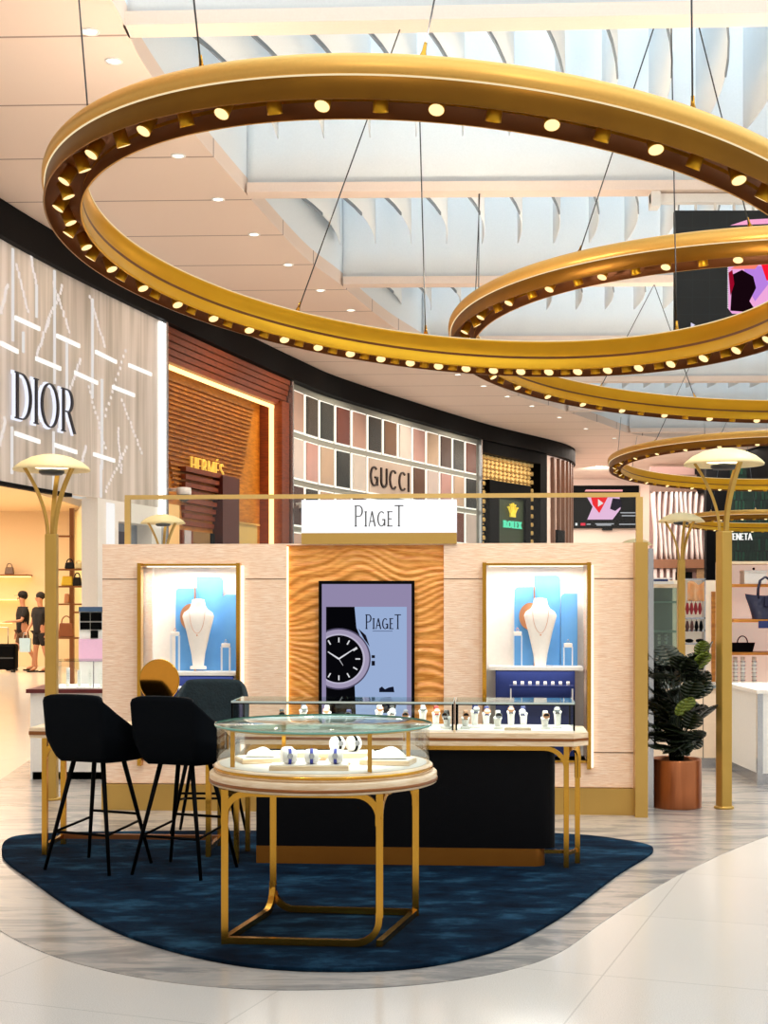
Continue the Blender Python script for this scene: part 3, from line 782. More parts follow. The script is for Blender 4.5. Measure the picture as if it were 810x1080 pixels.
def right_fronts():
    # fluted blush front
    Y = 62
    def pt(px, py): return at(px, py, Y)
    a = pt(687, 520); b = pt(747, 520)
    t = thing('storefront', 'shop front of upright white and mauve fluted fins behind the middle lamp', 'shop front', (a.x, Y, 0))
    W = b.x - a.x
    MB().box(0, W, .2, .5, 0, 7.4).build('back_wall', P('mauve wall', rgb(150, 118, 112), .6), t)
    z1 = pt(0, 519).z; z0 = pt(0, 590).z
    MB().box(-.05, W, -.1, .2, z1, z1 + .75).build('header', P('brown header', rgb(106, 78, 62), .5), t)
    fm = P('white fin', rgb(250, 236, 232), .5)
    n = 11
    for i in range(n):
        x = W * (i + .3) / n
        m = MB()
        def fn(u, v, x=x, i=i):
            z = z0 + (z1 - z0) * v
            return (x + W/n*.5*u + .05*math.sin(v*5+i), .15 - .3*math.sin(u*PI*.5), z)
        m.grid(fn, 3, 8); m.build('fin', fm, t, solid=.04)
    MB().box(-.05, W, -.15, .2, z0 - .38, z0).build('transom', P('copper brown transom', rgb(140, 98, 72), .4), t)
    m = MB()
    for i in range(5): m.box(.1 + .28*i, .24 + .28*i, 0, .15, .2, z0-.4)
    m.build('lower_fin', fm, t)
    MB().box(W*.42, W*.72, 0, .15, z0-1.6, z0-.55).build('door_panel', 'black', t)
    MB().box(W*.80, W*.98, 0, .15, .2, z0-.4).build('patterned_panel', P('damask', rgb(40, 30, 26), .5, vary=(rgb(210, 170, 120), 12)), t)
    # black and dark green front
    Y = 56
    a = pt2 = at(745, 560, Y); b = at(860, 560, Y)
    t = thing('storefront', 'black and dark green tiled shop front with white letters behind the right lamp', 'shop front', (a.x, Y, 0))
    W = b.x - a.x
    x1 = at(770, 0, Y).x - a.x
    MB().box(0, x1, 0, .4, 0, 7.4).build('black_pier', 'black', t)
    m, nt, out = newmat('green glazed tile')
    bb = nt.nodes.new('ShaderNodeBsdfPrincipled'); bb.inputs['Roughness'].default_value = .2; nt.links.new(bb.outputs[0], out.inputs[0])
    tc = nt.nodes.new('ShaderNodeTexCoord'); mp = nt.nodes.new('ShaderNodeMapping'); mp.inputs['Rotation'].default_value = (PI/2, 0, 0)
    br = nt.nodes.new('ShaderNodeTexBrick'); br.inputs['Scale'].default_value = 1; br.inputs['Brick Width'].default_value = .14; br.inputs['Row Height'].default_value = .5; br.inputs['Mortar Size'].default_value = .02
    br.inputs['Color1'].default_value = rgb(8, 26, 19); br.inputs['Color2'].default_value = rgb(17, 50, 36); br.inputs['Mortar'].default_value = rgb(4, 9, 6)
    nt.links.new(tc.outputs['Object'], mp.inputs[0]); nt.links.new(mp.outputs[0], br.inputs[0]); nt.links.new(br.outputs[0], bb.inputs['Base Color'])
    MB().box(x1, W, .05, .4, 0, 7.4).build('tile_wall', m, t)
    zf0 = at(0, 505, Y).z
    MB().box(x1, W, -.3, .05, at(0, 508, Y).z, at(0, 506, Y).z).build('ledge', 'black', t)
    q0 = at(768, 569.5, Y); q1 = at(793, 562.5, Y)
    g = MB(); text(g, 'VENETA', lambda u, v, d: (q0.x - a.x + u, -d, q0.z + v), q1.x-q0.x, q1.z-q0.z, .17, .12, 0, .1, .06)
    g.build('lettering', EM('white letters', (1, .97, .92, 1), 1.1), t)
    # dark fascia sweeping to the right
    p0 = cei(693, 501); p1 = cei(830, 462)
    m = MB().hexa([(p0.x,p0.y,6.2),(p0.x+.4,p0.y+.4,6.2),(p1.x+.4,p1.y+.4,6.2),(p1.x,p1.y,6.2),(p0.x,p0.y,7.49),(p0.x+.4,p0.y+.4,7.49),(p1.x+.4,p1.y+.4,7.49),(p1.x,p1.y,7.49)])
    struct(m.build('trim_%d' % (tn + 1), 'band'))
right_fronts()

# ------------------------------------------------------------------ hanging LED screen
def hanging_screen():
    Y = 20.6
    a = at(712, 368, Y); b = at(860, 222, Y)
    t = thing('hanging_screen', 'large black LED screen with red and pink picture hung inside the skylight', 'screen', (a.x, Y, a.z))
    W, H = b.x - a.x, b.z - a.z
    MB().box(0, W, 0, .12, 0, H).build('panel_body', 'black', t)
    m, nt, out = newmat('unlit led panel')
    bb = nt.nodes.new('ShaderNodeBsdfPrincipled'); bb.inputs['Roughness'].default_value = .5; nt.links.new(bb.outputs[0], out.inputs[0])
    tc = nt.nodes.new('ShaderNodeTexCoord'); mp = nt.nodes.new('ShaderNodeMapping'); mp.inputs['Rotation'].default_value = (PI/2, 0, 0)
    br = nt.nodes.new('ShaderNodeTexBrick'); br.offset = 0; br.inputs['Scale'].default_value = 1; br.inputs['Brick Width'].default_value = .25; br.inputs['Row Height'].default_value = .25; br.inputs['Mortar Size'].default_value = .008
    br.inputs['Color1'].default_value = rgb(5, 11, 13); br.inputs['Color2'].default_value = rgb(3, 8, 10); br.inputs['Mortar'].default_value = rgb(12, 22, 24)
    nt.links.new(tc.outputs['Object'], mp.inputs[0]); nt.links.new(mp.outputs[0], br.inputs[0]); nt.links.new(br.outputs[0], bb.inputs['Base Color'])
    MB().box(.01, W-.01, -.01, 0, .01, H-.01).build('display', m, t)
    def X(px): return at(px, 0, Y).x - a.x
    def Z(py): return at(0, py, Y).z - a.z
    def poly(pts, col, s=1.0, d=0.0, name='picture'):
        MB().prism([(X(u), Z(v)) for u, v in pts], -.016-d, -.01-d, 'y').build(name, EM('led colour', rgb(*col), s), t)
    poly([(768, 274), (790, 270), (860, 268), (860, 332), (772, 331), (768, 326)], (240, 168, 220))
    poly([(784, 278), (806, 282), (810, 300), (796, 318), (786, 300)], (186, 130, 226), 1, .004)
    poly([(772, 290), (782, 285), (794, 292), (797, 304), (790, 318), (798, 330), (770, 328)], (22, 6, 14), 1, .008)
    poly([(768, 288), (772, 285), (774, 300), (770, 312)], (150, 10, 40), 1, .01)
    poly([(770, 284), (780, 278), (800, 279), (796, 284), (780, 284)], (252, 132, 110), 1, .009)
    poly([(800, 272), (860, 268), (860, 300), (808, 296)], (244, 22, 46), 1.1, .012)
    poly([(788, 232), (860, 228), (860, 234), (770, 238)], (250, 170, 210), 1)
    poly([(745, 214.5+21), (745, 236), (746, 236)], (10, 10, 10), .1)
    for k, (dx, dy) in enumerate([(0, -5), (5, 0), (0, 5), (-5, 0)]):
        x, y = 730 + dx, 348 + dy
        ang = [math.pi/2*(k) + q*2*PI/3 for q in range(3)]
        poly([(x + 3*math.cos(g_), y + 3*math.sin(g_)) for g_ in ang], (220, 214, 240), 1, name='emblem')
    poly([(744.6, 342), (745.4, 342), (745.4, 351), (744.6, 351)], (200, 200, 220), .8)
    m = MB()
    for i in range(24): m.box(X(767), X(767.8), -.02, -.012, Z(276 + i*2.1 + 1), Z(276 + i*2.1))
    m.build('dotted_line', EM('white dots', (1, 1, 1, 1), 1), t)
    # truss over the screen
    tr = MB()
    z = ZC + .02 - a.z
    tr.box(-.35, W, .0, .14, H+.12, H+.25); tr.box(-.35, -.22, -.06, .2, H+.05, H+.32)
    for i in range(8): tr.box(.3 + i*.28, .33 + i*.28, .05, .1, H, H+.12)
    tr.build('truss', 'white', t)
hanging_screen()

# ------------------------------------------------------------------ light rings
def ring(idx, a, b, cu, ru, R, pk, nl, label, cab):
    warp = .42 if idx == 1 else 0.0
    sc = R / ru
    C = Vector((cu[0]*sc, cu[1]*sc, EYE + cu[2]*sc))
    e1 = Vector((1, 0, a)).normalized(); n = Vector((-a, -b, 1)).normalized(); e2 = n.cross(e1)
    Mx = Matrix(((e1.x, e2.x, n.x, C.x), (e1.y, e2.y, n.y, C.y), (e1.z, e2.z, n.z, C.z), (0, 0, 0, 1)))
    t = thing('ring_chandelier', label, 'ring light', group=None)
    t.matrix_world = Mx
    prof = [(.15, 0), (.165, 0), (.167, .15), (.171, .165), (.185, .172), (.203, .195), (.207, .235), (.20, .275), (.18, .305), (.155, .32), (-.14, .32), (-.165, .318), (-.172, .30), (-.16, .29), (-.148, .16), (-.155, .03), (-.165, .02), (-.165, 0), (-.15, 0)]
    N = 200
    def sweep(pr, name, mat):
        m = MB(); vs = []; fs = []; k = len(pr)
        for j in range(N):
            an = 2*PI*j/N
            for dr, z in pr: vs.append(((R+dr*pk)*math.cos(an), (R+dr*pk)*math.sin(an), z*pk))
        for j in range(N):
            for i in range(k-1): fs.append((j*k+i, ((j+1)%N)*k+i, ((j+1)%N)*k+i+1, j*k+i+1))
        m.add(vs, fs, True); return m.build(name, mat, t)
    sweep(prof[:4], 'outer_skirt', 'ringskirt_shade'); sweep(prof[3:10], 'outer_cove', 'ringcove_lit'); sweep(prof[9:], 'ring_body', 'ringgold')
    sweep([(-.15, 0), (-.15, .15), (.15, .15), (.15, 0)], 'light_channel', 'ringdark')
    sweep([(-.168, .316), (-.168, .326), (-.148, .328), (-.148, .318)], 'top_led_strip', 'ringled')
    sweep([(.167, .155), (.178, .160), (.178, .165), (.169, .166)], 'side_led_strip', 'ringled')
    proto = None
    for i in range(nl):
        an = 2*PI*(i+.3)/nl; an = an + warp*math.sin(an - math.radians(260)); out = 1 if i % 2 else -1
        rr = R + out * .035 * pk
        if proto is None:
            proto = bpy.data.objects.new('downlight', MB().lathe([(.03, .12), (.052, .12), (.054, .0), (.056, -.02), (.052, -.02)], n=16).build('downlight', 'ringgold', t).data)
            for o in [o for o in bpy.data.objects if o.name.startswith('downlight') and o is not proto and o.data == proto.data]: bpy.data.objects.remove(o)
            COL.objects.link(proto); proto.parent = t
            ln = MB().lathe([(0, -.019), (.052, -.019)], n=16).build('lens', 'lens', proto)
            o = proto
        else:
            o = proto.copy(); COL.objects.link(o)
            l2 = ln.copy(); COL.objects.link(l2); l2.parent = o
        o.location = (rr*math.cos(an), rr*math.sin(an), .018*pk)
        o.scale = (pk*1.0,)*3
        o.rotation_euler = (Matrix.Rotation(an, 3, 'Z') @ Matrix.Rotation(math.radians((-24 if out > 0 else 30)), 3, 'Y')).to_euler()
    inv = Mx.inverted()
    for (px, py, qx, qy, qY) in cab:
        # ring point nearest to the picture point, at mid-width on top of the ring
        best = None
        for j in range(720):
            an = 2*PI*j/720; w_ = Mx @ Vector((R*math.cos(an), R*math.sin(an), .32*pk))
            x = CX + F*w_.x/w_.y; y = HY - F*(w_.z-EYE)/w_.y
            d = (x-px)**2 + (y-py)**2
            if best is None or d < best[0]: best = (d, Vector((R*math.cos(an), R*math.sin(an), .32*pk)), w_)
        top = inv @ at(qx, qy, qY)
        p = best[1]; dr = (top - p).normalized()
        m = MB(); m.tube([p - Vector((0,0,.02)), top], .007*max(1, pk), 6); m.build('suspension_cable', 'steel', t)
        m = MB(); m.tube([p, p + dr*.05, p + dr*.1, p+dr*.16], [.03, .03, .016, .012], 8); m.build('cable_fitting', 'gold', t)
    return t, Mx
_scale1 = 3.4/.8267
R1, MX1 = ring(1, -.11, -.085, (.13059, 3.14192, .71857), .8267, 3.4, 1.0, 78, 'nearest and largest-looking gold ring of downlights hung across the top of the view',
     [(70, 107, 80, -40, 11.5), (208, 48, 198, -60, 9.6), (448, 42, 470, -60, 9.6), (738, 108, 729, -40, 9.6), (312, 328, 425, 22, 14.7), (450, 355, 441, 60, 14.7), (714, 357, 708, 30, 14.7)])
R2, MX2 = ring(2, -.05, -.06, (1.1828, 4.10103, .6948), .95599, 4.7, 1.05, 72, 'gold ring of downlights second from the camera, passing before the black LED screen',
     [(608, 265, 692, 22, 14.7), (493, 309, 506, 203, 20.7), (507, 364, 505, 204, 20.7), (631, 413, 690, 300, 26.7), (733, 426, 690, 300, 26.7), (790, 238, 735, 20, 14.7)])
R3, MX3 = ring(3, -.02, -.05, (1.8987, 6.8308, .6205), .7782, 3.4, .8, 60, 'gold ring of downlights third from the camera, behind the right lamp shade',
     [(690, 466, 735, 370, 33), (652, 480, 655, 440, 38), (743, 459, 743, 437, 38), (760, 458, 770, 437, 38), (667, 492, 672, 460, 44)])
R4, MX4 = ring(4, -.02, -.03, (3.0753, 11.5041, .5934), .6133, 2.2, .8, 44, 'farthest gold ring of downlights, low behind the right lamp pole',
     [(750, 545, 762, 470, 44), (797, 541, 788, 470, 44)])

# ------------------------------------------------------------------ lamp posts
def lamp_post(label, px, Y, rot, first=[None]):
    X = (px - CX) * Y / F
    if first[0] is None:
        t = thing('mushroom_lamp', label, 'lamp', (X, Y, 0), rot)
        MB().lathe([(0, .004), (.075, .004), (.075, .02), (.05, .024)], n=24).build('base_plate', 'polegold', t)
        MB().box(-.046, .046, -.046, .046, .01, 2.12).build('pole', 'polegold', t, bevel=.01)
        for k in range(3):
            an = PI/2 + k*2*PI/3 + PI/3
            d = Vector((math.cos(an), math.sin(an), 0)); pts = []
            for i in range(13):
                u = i/12; r = .03 + .19*(u**2.0); pts.append(d*r + Vector((0, 0, 2.08 + .56*u)))
            MB().tube(pts, 0, square=(.035, .02), up=tuple(d)).build('arm', 'polegold', t)
        MB().lathe([(0, 2.755), (.08, 2.748), (.16, 2.728), (.24, 2.69), (.285, 2.655), (.302, 2.635), (.30, 2.622), (.285, 2.626), (.2, 2.66), (.1, 2.69), (0, 2.70)], n=48).build('shade', 'cream', t)
        MB().lathe([(0, 2.585), (.08, 2.59), (.10, 2.605), (.10, 2.625), (0, 2.64)], n=28).build('lamp_disc', 'steel', t)
        MB().lathe([(0, 2.655), (.13, 2.655), (.13, 2.645), (0, 2.645)], n=28).build('lamp_bulb', EM('lamp glow', (1, .85, .55, 1), 3), t)
        first[0] = t
    else:
        t = copy_tree(first[0]); t.location = (X, Y, 0); t.rotation_euler = (0, 0, rot); t['label'] = label
    t['group'] = 'mushroom lamps on gold poles'
    return t
lamp_post('tall mushroom lamp with cream shade on a gold pole beside the potted plant', 763.5, 10.86, .35)
lamp_post('tall mushroom lamp on a gold pole rising behind the left bar stool', 54.5, 11.32, PI)
lamp_post('distant mushroom lamp before the fluted fin shop front, above the glass cabinet', 718.5, 18.9, 0)
lamp_post('distant mushroom lamp seen through the glass screen left on the kiosk wall', 172, 19.3, PI)
lamp_post('farthest mushroom lamp, only its shade showing over the right end of the kiosk wall', 671, 27, 0)

# ------------------------------------------------------------------ kiosk frame
KO = Vector((0, 10.663, 0)); kc, ks = .9976, .0686; KR = -math.atan2(ks, kc)
def K(x, y, z=0): return Vector((KO.x + x*kc + y*ks, KO.y - x*ks + y*kc, z))
def kp(px, py, d):
    """kiosk x,z of a point seen at px,py and lying d in front (-) of the wall"""
    u = (px - CX)/F; t = (d + kc*10.663)/(ks*u + kc)
    return (kc*u*t - ks*(t-10.663), EYE + (HY-py)*t/F)
def kx(px, d=0): return kp(px, 600, d)[0]
def kz(py, d=0, px=405): return kp(px, py, d)[1]

def kiosk_wall():
    t = thing('display_wall', 'pale oak boutique wall with two lit display niches and a carved centre panel', 'display wall', K(0, 0, .004), KR)
    z_ = -.004
    xl, xr = kx(108), kx(668); top = 2.014
    c0, c1 = kx(302), kx(468)
    zt = kz(597, 0); g1 = kz(611, 0)
    NZ = {'L': (kx(151), kx(250.5), .40), 'R': (kx(513), kx(618.5), .40)}
    for side, (x0, x1, pl) in {'L': (xl, c0, 0), 'R': (c1, xr, 0)}.items():
        n0, n1, nb = NZ[side]
        m = MB()
        m.box(x0, x1, 0, .3, zt, top)              # lintel
        m.box(x0, n0, 0, .3, .20, zt) ; m.box(n1, x1, 0, .3, .20, zt); m.box(n0, n1, 0, .3, .20, nb)
        m.build('oak_panel', 'oak', t)
        j = MB(); j.box(x0, n0-.03, -.002, .001, g1-.004, g1+.003); j.box(n1+.06, x1, -.002, .001, g1-.004, g1+.003)
        if side == 'R': j.box(n1+.03, x1, -.002, .001, kz(793), kz(792)); 
        j.build('panel_joint', P('shadow joint', rgb(120, 90, 62), .7), t)
        MB().box(x0, x1, -.03, .28, 0.0, .195).build('plinth', 'plinth', t)
        # gold frame bars
        f = MB(); bw = .03
        f.box(n0-bw, n0, -.07, .02, nb-.06, zt+.02); f.box(n1, n1+bw, -.07, .02, nb-.06, zt+.02)
        f.box(n0, n1, -.02, .02, zt, zt+.016); f.box(n0, n1, -.02, .02, nb-.016, nb)
        f.build('niche_frame', 'gold', t)
        l = MB(); l.box(n1+bw+.002, n1+bw+.02, -.03, -.004, nb-.05, zt+.0)
        l.build('side_led_strip', 'nicheled', t)
        # recess
        dp = .36
        r = MB(); r.box(n0, n1, dp, dp+.02, nb, zt); r.box(n0-.01, n0, 0.02, dp, nb, zt); r.box(n1, n1+.01, .02, dp, nb, zt)
        r.box(n0, n1, .02, dp, zt-.001, zt+.01); r.box(n0, n1, .0, dp, nb-.01, nb)
        r.build('niche_liner', 'niche', t)
        shz = kz(709 if side == 'L' else 703.5, .1, 200 if side == 'L' else 560)
        MB().box(n0+.02, n1-.02, .02, dp, shz-.025, shz).build('niche_shelf', 'white', t)
        MB().box(n0+.07, n1-.07, .22, .24, nb+.005, shz-.026).build('lower_backing', 'navy', t)
        le = MB().box(n0+.02, n1-.02, .03, .05, zt-.010, zt-.002); le.build('niche_light', 'nicheled', t)
        # area light doing the real work
        for (zz, pw) in ((zt-.03, 6), (shz-.04, 1.5)):
            L = bpy.data.lights.new('niche_lamp', 'AREA'); L.shape = 'RECTANGLE'; L.size = (n1-n0)*.8; L.size_y = .2; L.energy = pw; L.color = (1, .93, .84)
            lo = bpy.data.objects.new('niche_lamp', L); COL.objects.link(lo); lo.location = K((n0+n1)/2, .15, zz); lo.rotation_euler = (0, 0, KR)
    # centre carved relief
    def hgt(x, z):
        w_ = z*13 + .8*math.sin(x*2.6 + z*2.2 + .8*math.sin(z*4)) + .55*math.sin(x*6.3 - z*4.1 + 1.3) + .3*math.sin(x*12 + z*7)
        s = math.sin(w_*2*PI); s2 = math.sin(w_*2*PI*1.55 + 2*math.sin(x*5))
        k = .6 + .4*math.sin(x*3.7 + z*6)
        return .0065*s*k + .004*s2*(1-k*.5)
    tz0, tz1 = .2, top
    m = MB(); m.grid(lambda u, v: (c0 + (c1-c0)*u, .03 - hgt(c0+(c1-c0)*u, tz0+(tz1-tz0)*v), tz0+(tz1-tz0)*v), 110, 420)
    m.build('carved_panel', 'wavyoak', t)
    MB().box(c0, c1, .06, .3, 0, top-.002).build('panel_core', 'wavyoak', t)
    MB().box(c0, c1, .0, .06, top-.012, top).build('panel_cap', 'oak', t)
    MB().box(c0, c1, -.03, .06, 0, .195).build('plinth', 'plinth', t)
    MB().box(c0+.002, c0+.014, .012, .02, .2, top-.02).build('panel_led_strip', EM('panel led', (1, .74, .4, 1), 3), t)
    # right gold edge and steel reveal
    MB().box(xr, kx(681), -.14, .3, 0, top).build('end_trim', 'plinth', t)
    MB().box(kx(682, .5), kx(687, .5), .35, .55, 0, top-.03).build('steel_reveal', 'silver', t)
    # body behind
    MB().box(xl, xr, .39, .42, 0, top).build('rear_panel', 'white', t)
    MB().box(xl, xr, .30, .39, top-.06, top).build('rear_cap', 'oak', t)
    # glass screen with gold frame standing on the wall
    s = thing('glass_screen', 'clear glass screen in a slim gold frame standing on top of the oak wall', 'glass screen', K(0, .2, top), KR)
    x0, x1 = kx(132, .2), kx(675, .2); h0 = kz(525.5, .2) - top; h1 = kz(521, .2) - top
    f = MB(); f.box(x0, x1, -.015, .015, h0, h1); f.box(x0, x0+.042, -.02, .02, 0, h0); f.box(x1-.03, x1+.02, -.02, .02, 0, h0)
    f.build('frame', 'palegold', s)
    MB().box(x0+.042, x1-.03, -.004, .004, .0, h0).build('glass_pane', 'glass', s)
    return t, NZ, zt, top, c0, c1
KW, NZ, NZT, KTOP, C0, C1 = kiosk_wall()

# sign
def sign():
    d = -.02
    x0, x1 = kx(318, d), kx(481.5, d); z0, z1 = kz(562, d), kz(527, d)
    t = thing('lightbox_sign', 'white illuminated PIAGET sign box on a brass base above the carved panel', 'sign', K((x0+x1)/2, d, KTOP), KR)
    w = (x1-x0)/2
    MB().box(-w, w, 0, .16, z0-KTOP, z1-KTOP).build('light_box', EM('sign white', (.97, .98, 1, 1), 1.15), t)
    MB().box(-w, w, -.004, .17, 0, z0-KTOP).build('base', 'plinth', t)
    q0 = kp(374, 555.5, d); q1 = kp(425.5, 532, d)
    g = MB(); xo = (x0+x1)/2
    H = (kz(533.5, d) - kz(556, d))
    text(g, 'PIAGET', lambda u, v, dd: (q0[0]-xo+u, -.001-dd, q0[1]-KTOP+v), q1[0]-q0[0], H, .1, .05, .03, .11, .006, sizes=[1, .72, .72, .72, .72, 1])
    g.build('lettering', P('grey letters', rgb(84, 84, 88), .4), t)
sign()

# screen on the carved panel
def kiosk_screen():
    d = -.05
    x0, x1 = kx(336, d), kx(437, d); z1 = kz(612.5, d); z0 = .66
    t = thing('video_screen', 'portrait screen with black wristwatch advert on the carved panel', 'screen', K(x0, d, z0), KR)
    W, H = x1-x0, z1-z0
    MB().box(0, W, 0, .05, 0, H).build('bezel', 'black', t)
    def U(px): return kx(px, d) - x0
    def V(py): return kz(py, d) - z0
    def poly(pts, col, k=0, s=.9, name='picture', nm='screen picture'):
        MB().prism([(U(a), V(b)) for a, b in pts], -.003-k*.0012, -.002-k*.0012+.0008, 'y').build(name, EM(nm, rgb(*col), s), t)
    poly([(339.5, 616), (434, 616), (434, 820), (339.5, 820)], (152, 142, 178))
    poly([(344, 640), (429, 640), (429, 820), (344, 820)], (160, 182, 222), 1)
    poly([(344, 640), (374, 640), (376, 662), (382, 676), (374, 700), (344, 700)], (6, 6, 10), 2)
    cx_, cy_ = 357.5, 695
    def disc(r, col, k, ry=None, s=.9, cut=344):
        ry = ry or r; pts = []
        for i in range(64):
            a = 2*PI*i/64; pts.append((max(cut, cx_ + r*math.cos(a)), cy_ + ry*math.sin(a)))
        out = []
        for p in pts:
            if not out or (abs(p[0]-out[-1][0]) > 1e-4 or abs(p[1]-out[-1][1]) > 1e-4): out.append(p)
        poly(out, col, k, s)
    poly([(344, 722), (374, 720), (378, 820), (344, 820)], (8, 8, 12), 2)
    disc(33.5, (84, 78, 104), 3, 32.5); disc(32, (168, 158, 188), 4, 31); disc(27.5, (196, 190, 214), 5, 26.5); disc(25.5, (8, 8, 12), 6, 25)
    poly([(378, 663), (386, 670), (390, 682), (384, 674)], (20, 18, 28), 5)
    poly([(392, 691), (395.5, 691), (395.5, 694), (392, 694)], (20, 20, 30), 5); poly([(392, 697), (395.5, 697), (395.5, 702), (392, 702)], (20, 20, 30), 5)
    for hnum in range(12):
        a = hnum*PI/6; r0, r1 = 17.5, 22.5
        dx, dy = math.sin(a), -math.cos(a); nx, ny = -dy*.7, dx*.7
        p = [(cx_+dx*r0-nx, cy_+dy*r0-ny), (cx_+dx*r0+nx, cy_+dy*r0+ny), (cx_+dx*r1+nx, cy_+dy*r1+ny), (cx_+dx*r1-nx, cy_+dy*r1-ny)]
        if min(q[0] for q in p) > 344.3: poly(p, (226, 226, 230), 7)
    for (tx, ty, w_) in [(376.5, 682.5, .8), (346, 687.5, .9), (362, 702, .3)]:
        dx, dy = tx-cx_, ty-cy_; L = math.hypot(dx, dy); nx, ny = -dy/L*w_, dx/L*w_
        poly([(cx_-nx, cy_-ny), (cx_+nx, cy_+ny), (tx+nx*.5, ty+ny*.5), (tx-nx*.5, ty-ny*.5)], (232, 232, 238), 8)
    x_, y_ = U(385.5), V(663.5)
    g = MB(); text(g, 'PIAGET', lambda u, v, dd: (x_+u, -.005-dd, y_+v), U(423)-U(385.5), V(648)-V(663.5), .12, .06, .04, .1, .002, sizes=[1, .74, .74, .74, .74, 1])
    g.build('advert_lettering', EM('advert ink', rgb(14, 20, 46), .9), t)
    poly([(393, 665.3), (414, 665.3), (414, 665.9), (393, 665.9)], (70, 84, 120), 2)
    poly([(400, 726), (403, 724), (406, 727), (410, 725), (415, 724), (416, 730), (400, 730)], (18, 22, 40), 2)
    poly([(398, 742), (402, 736), (412, 735), (418, 744), (416, 752), (400, 752)], (18, 22, 40), 2)
kiosk_screen()

# niche contents
def rounded(x0, x1, z0, z1, r, corners):
    pts = []
    for (cx_, cz_, a0, key) in [(x0+r, z0+r, 180, 'bl'), (x1-r, z0+r, 270, 'br'), (x1-r, z1-r, 0, 'tr'), (x0+r, z1-r, 90, 'tl')]:
        if key in corners:
            for i in range(7):
                a = math.radians(a0 + 90*i/6); pts.append((cx_+r*math.cos(a), cz_+r*math.sin(a)))
        else:
            pts.append({'bl': (x0, z0), 'br': (x1, z0), 'tr': (x1, z1), 'tl': (x0, z1)}[key])
    return pts
def niche_set(side, ox, oy, where):
    d = .22; sh = kz(709 if side == 'L' else 703.5, .1, 200 if side == 'L' else 560) + .001
    def X(px): return kx(px+ox, d)
    def Z(py): return max(sh, kp(405, py+oy, d)[1])
    th = bpy.data.objects.new('niche_backdrop', None); COL.objects.link(th); th.parent = KW; th.location = (X(205), d, sh-.004); x0 = X(205)
    for (a, b, tp, cs, dd) in [(184, 207, 620, ('tl',), .04), (205.5, 233, 608, ('tr',), .075), (233.5, 251 if side == 'L' else 251, 627, ('tl',), .05)]:
        MB().prism([(p[0]-x0, p[1]-sh) for p in rounded(X(a), X(b), sh, Z(tp), .035, cs)], dd, dd+.015, 'y').build('panel', 'bluepanel', th)
    m = MB(); c = (X(201)-x0, Z(651)-sh); r = .09
    m.prism([(c[0]+r*.95*math.cos(2*PI*i/40), c[1]+r*1.15*math.sin(2*PI*i/40)) for i in range(40)], .015, .03, 'y', True); m.build('disc', 'rose', th)
    MB().box(X(204.5)-x0, X(205.8)-x0, .01, .035, 0, Z(620)-sh).build('rose_strip', 'rose', th)
    # bust
    b = thing('necklace_bust', 'white necklace bust with a fine chain in the %s niche' % where, 'jewellery bust', K(X(211), d-.07, sh), KR)
    z = lambda py: Z(py)-sh; px = lambda w: w*10.7/F
    prof = [(706, 9, .022), (703, 9, .022), (702, 6, .02), (690, 7.5, .025), (680, 9.8, .032), (668, 12.5, .038), (657, 15.5, .042), (650, 17.3, .042), (646, 15.2, .036), (642.5, 10, .03), (639, 8, .026), (635, 7.2, .024), (632.5, 6.4, .022), (631.5, 0.01, .001)]
    m = MB(); n = 28; vs = []; fs = []
    for (py, w_, dep) in prof:
        for j in range(n):
            a = 2*PI*j/n; vs.append((px(w_)*math.cos(a), dep*math.sin(a), z(py)))
    for i in range(len(prof)-1):
        for j in range(n): fs.append((i*n+j, i*n+(j+1)%n, (i+1)*n+(j+1)%n, (i+1)*n+j))
    m.add(vs, fs, True); m.build('torso', 'white', b)
    m = MB(); pts = []
    for i in range(17):
        a = PI*i/16; pts.append((px(8.6)*math.cos(a), -.043 - .004*math.sin(a), z(641) - (z(641)-z(668))*math.sin(a)))
    m.tube(pts, .0016, 5); m.build('chain', 'rose', b)
    MB().ball((0, -.049, z(670)), .006, 8).build('pendant', 'rose', b)
    # pedestals
    for (p, tp, nm) in [(187, 671, 'left'), (240, 683, 'right')]:
        q = thing('ring_pedestal', 'clear acrylic pedestal with a white ring block %s of the bust in the %s niche' % (nm, where), 'jewellery stand', K(X(p), d-.08, sh), KR)
        h = Z(tp)-sh; w_ = px(4.4)
        m = MB()
        for sx in (-1, 1):
            for sy in (-1, 1): m.box(sx*w_-.003, sx*w_+.003, sy*.02-.003, sy*.02+.003, 0, h)
        m.box(-w_-.003, w_+.003, -.023, .023, h, h+.006)
        m.build('stand', P('clear acrylic', rgb(236, 240, 244), .1), q)
        MB().box(-w_, w_, -.022, .022, h+.006, h+.032).build('ring_block', 'white', q, bevel=.004)
        m = MB(); pts = [(.010*math.cos(2*PI*i/16), 0, h+.045+.010*math.sin(2*PI*i/16)) for i in range(17)]
        m.tube(pts, .002, 5); m.ball((0, 0, h+.058), .005, 8); m.build('ring', 'rose' if nm == 'left' else 'silver', q)
    # lower tray
    q = thing('jewellery_tray', 'low navy tray of small pieces beneath the shelf of the %s niche' % where, 'tray', K(X(212), .12, sh-.16), KR)
    MB().box(-.24, .24, -.05, .05, 0, .02).build('tray', 'navy', q)
    m = MB()
    for i in range(8):
        m.lathe([(0, .05), (.012, .05), (.014, .02), (0, .02)], (-.2+.057*i, 0, 0), 10)
    m.build('ring_cones', 'white', q)
    MB().box(-.24, .24, -.05, .05, -.10, -.092).build('lower_shelf', 'white', q)
    m = MB()
    for x in (-.23, .23): m.box(x-.004, x+.004, -.045, .045, -.092, 0)
    m.build('upright', 'white', q)
niche_set('L', 0, 0, 'left'); niche_set('R', 363-4.5, -1, 'right')

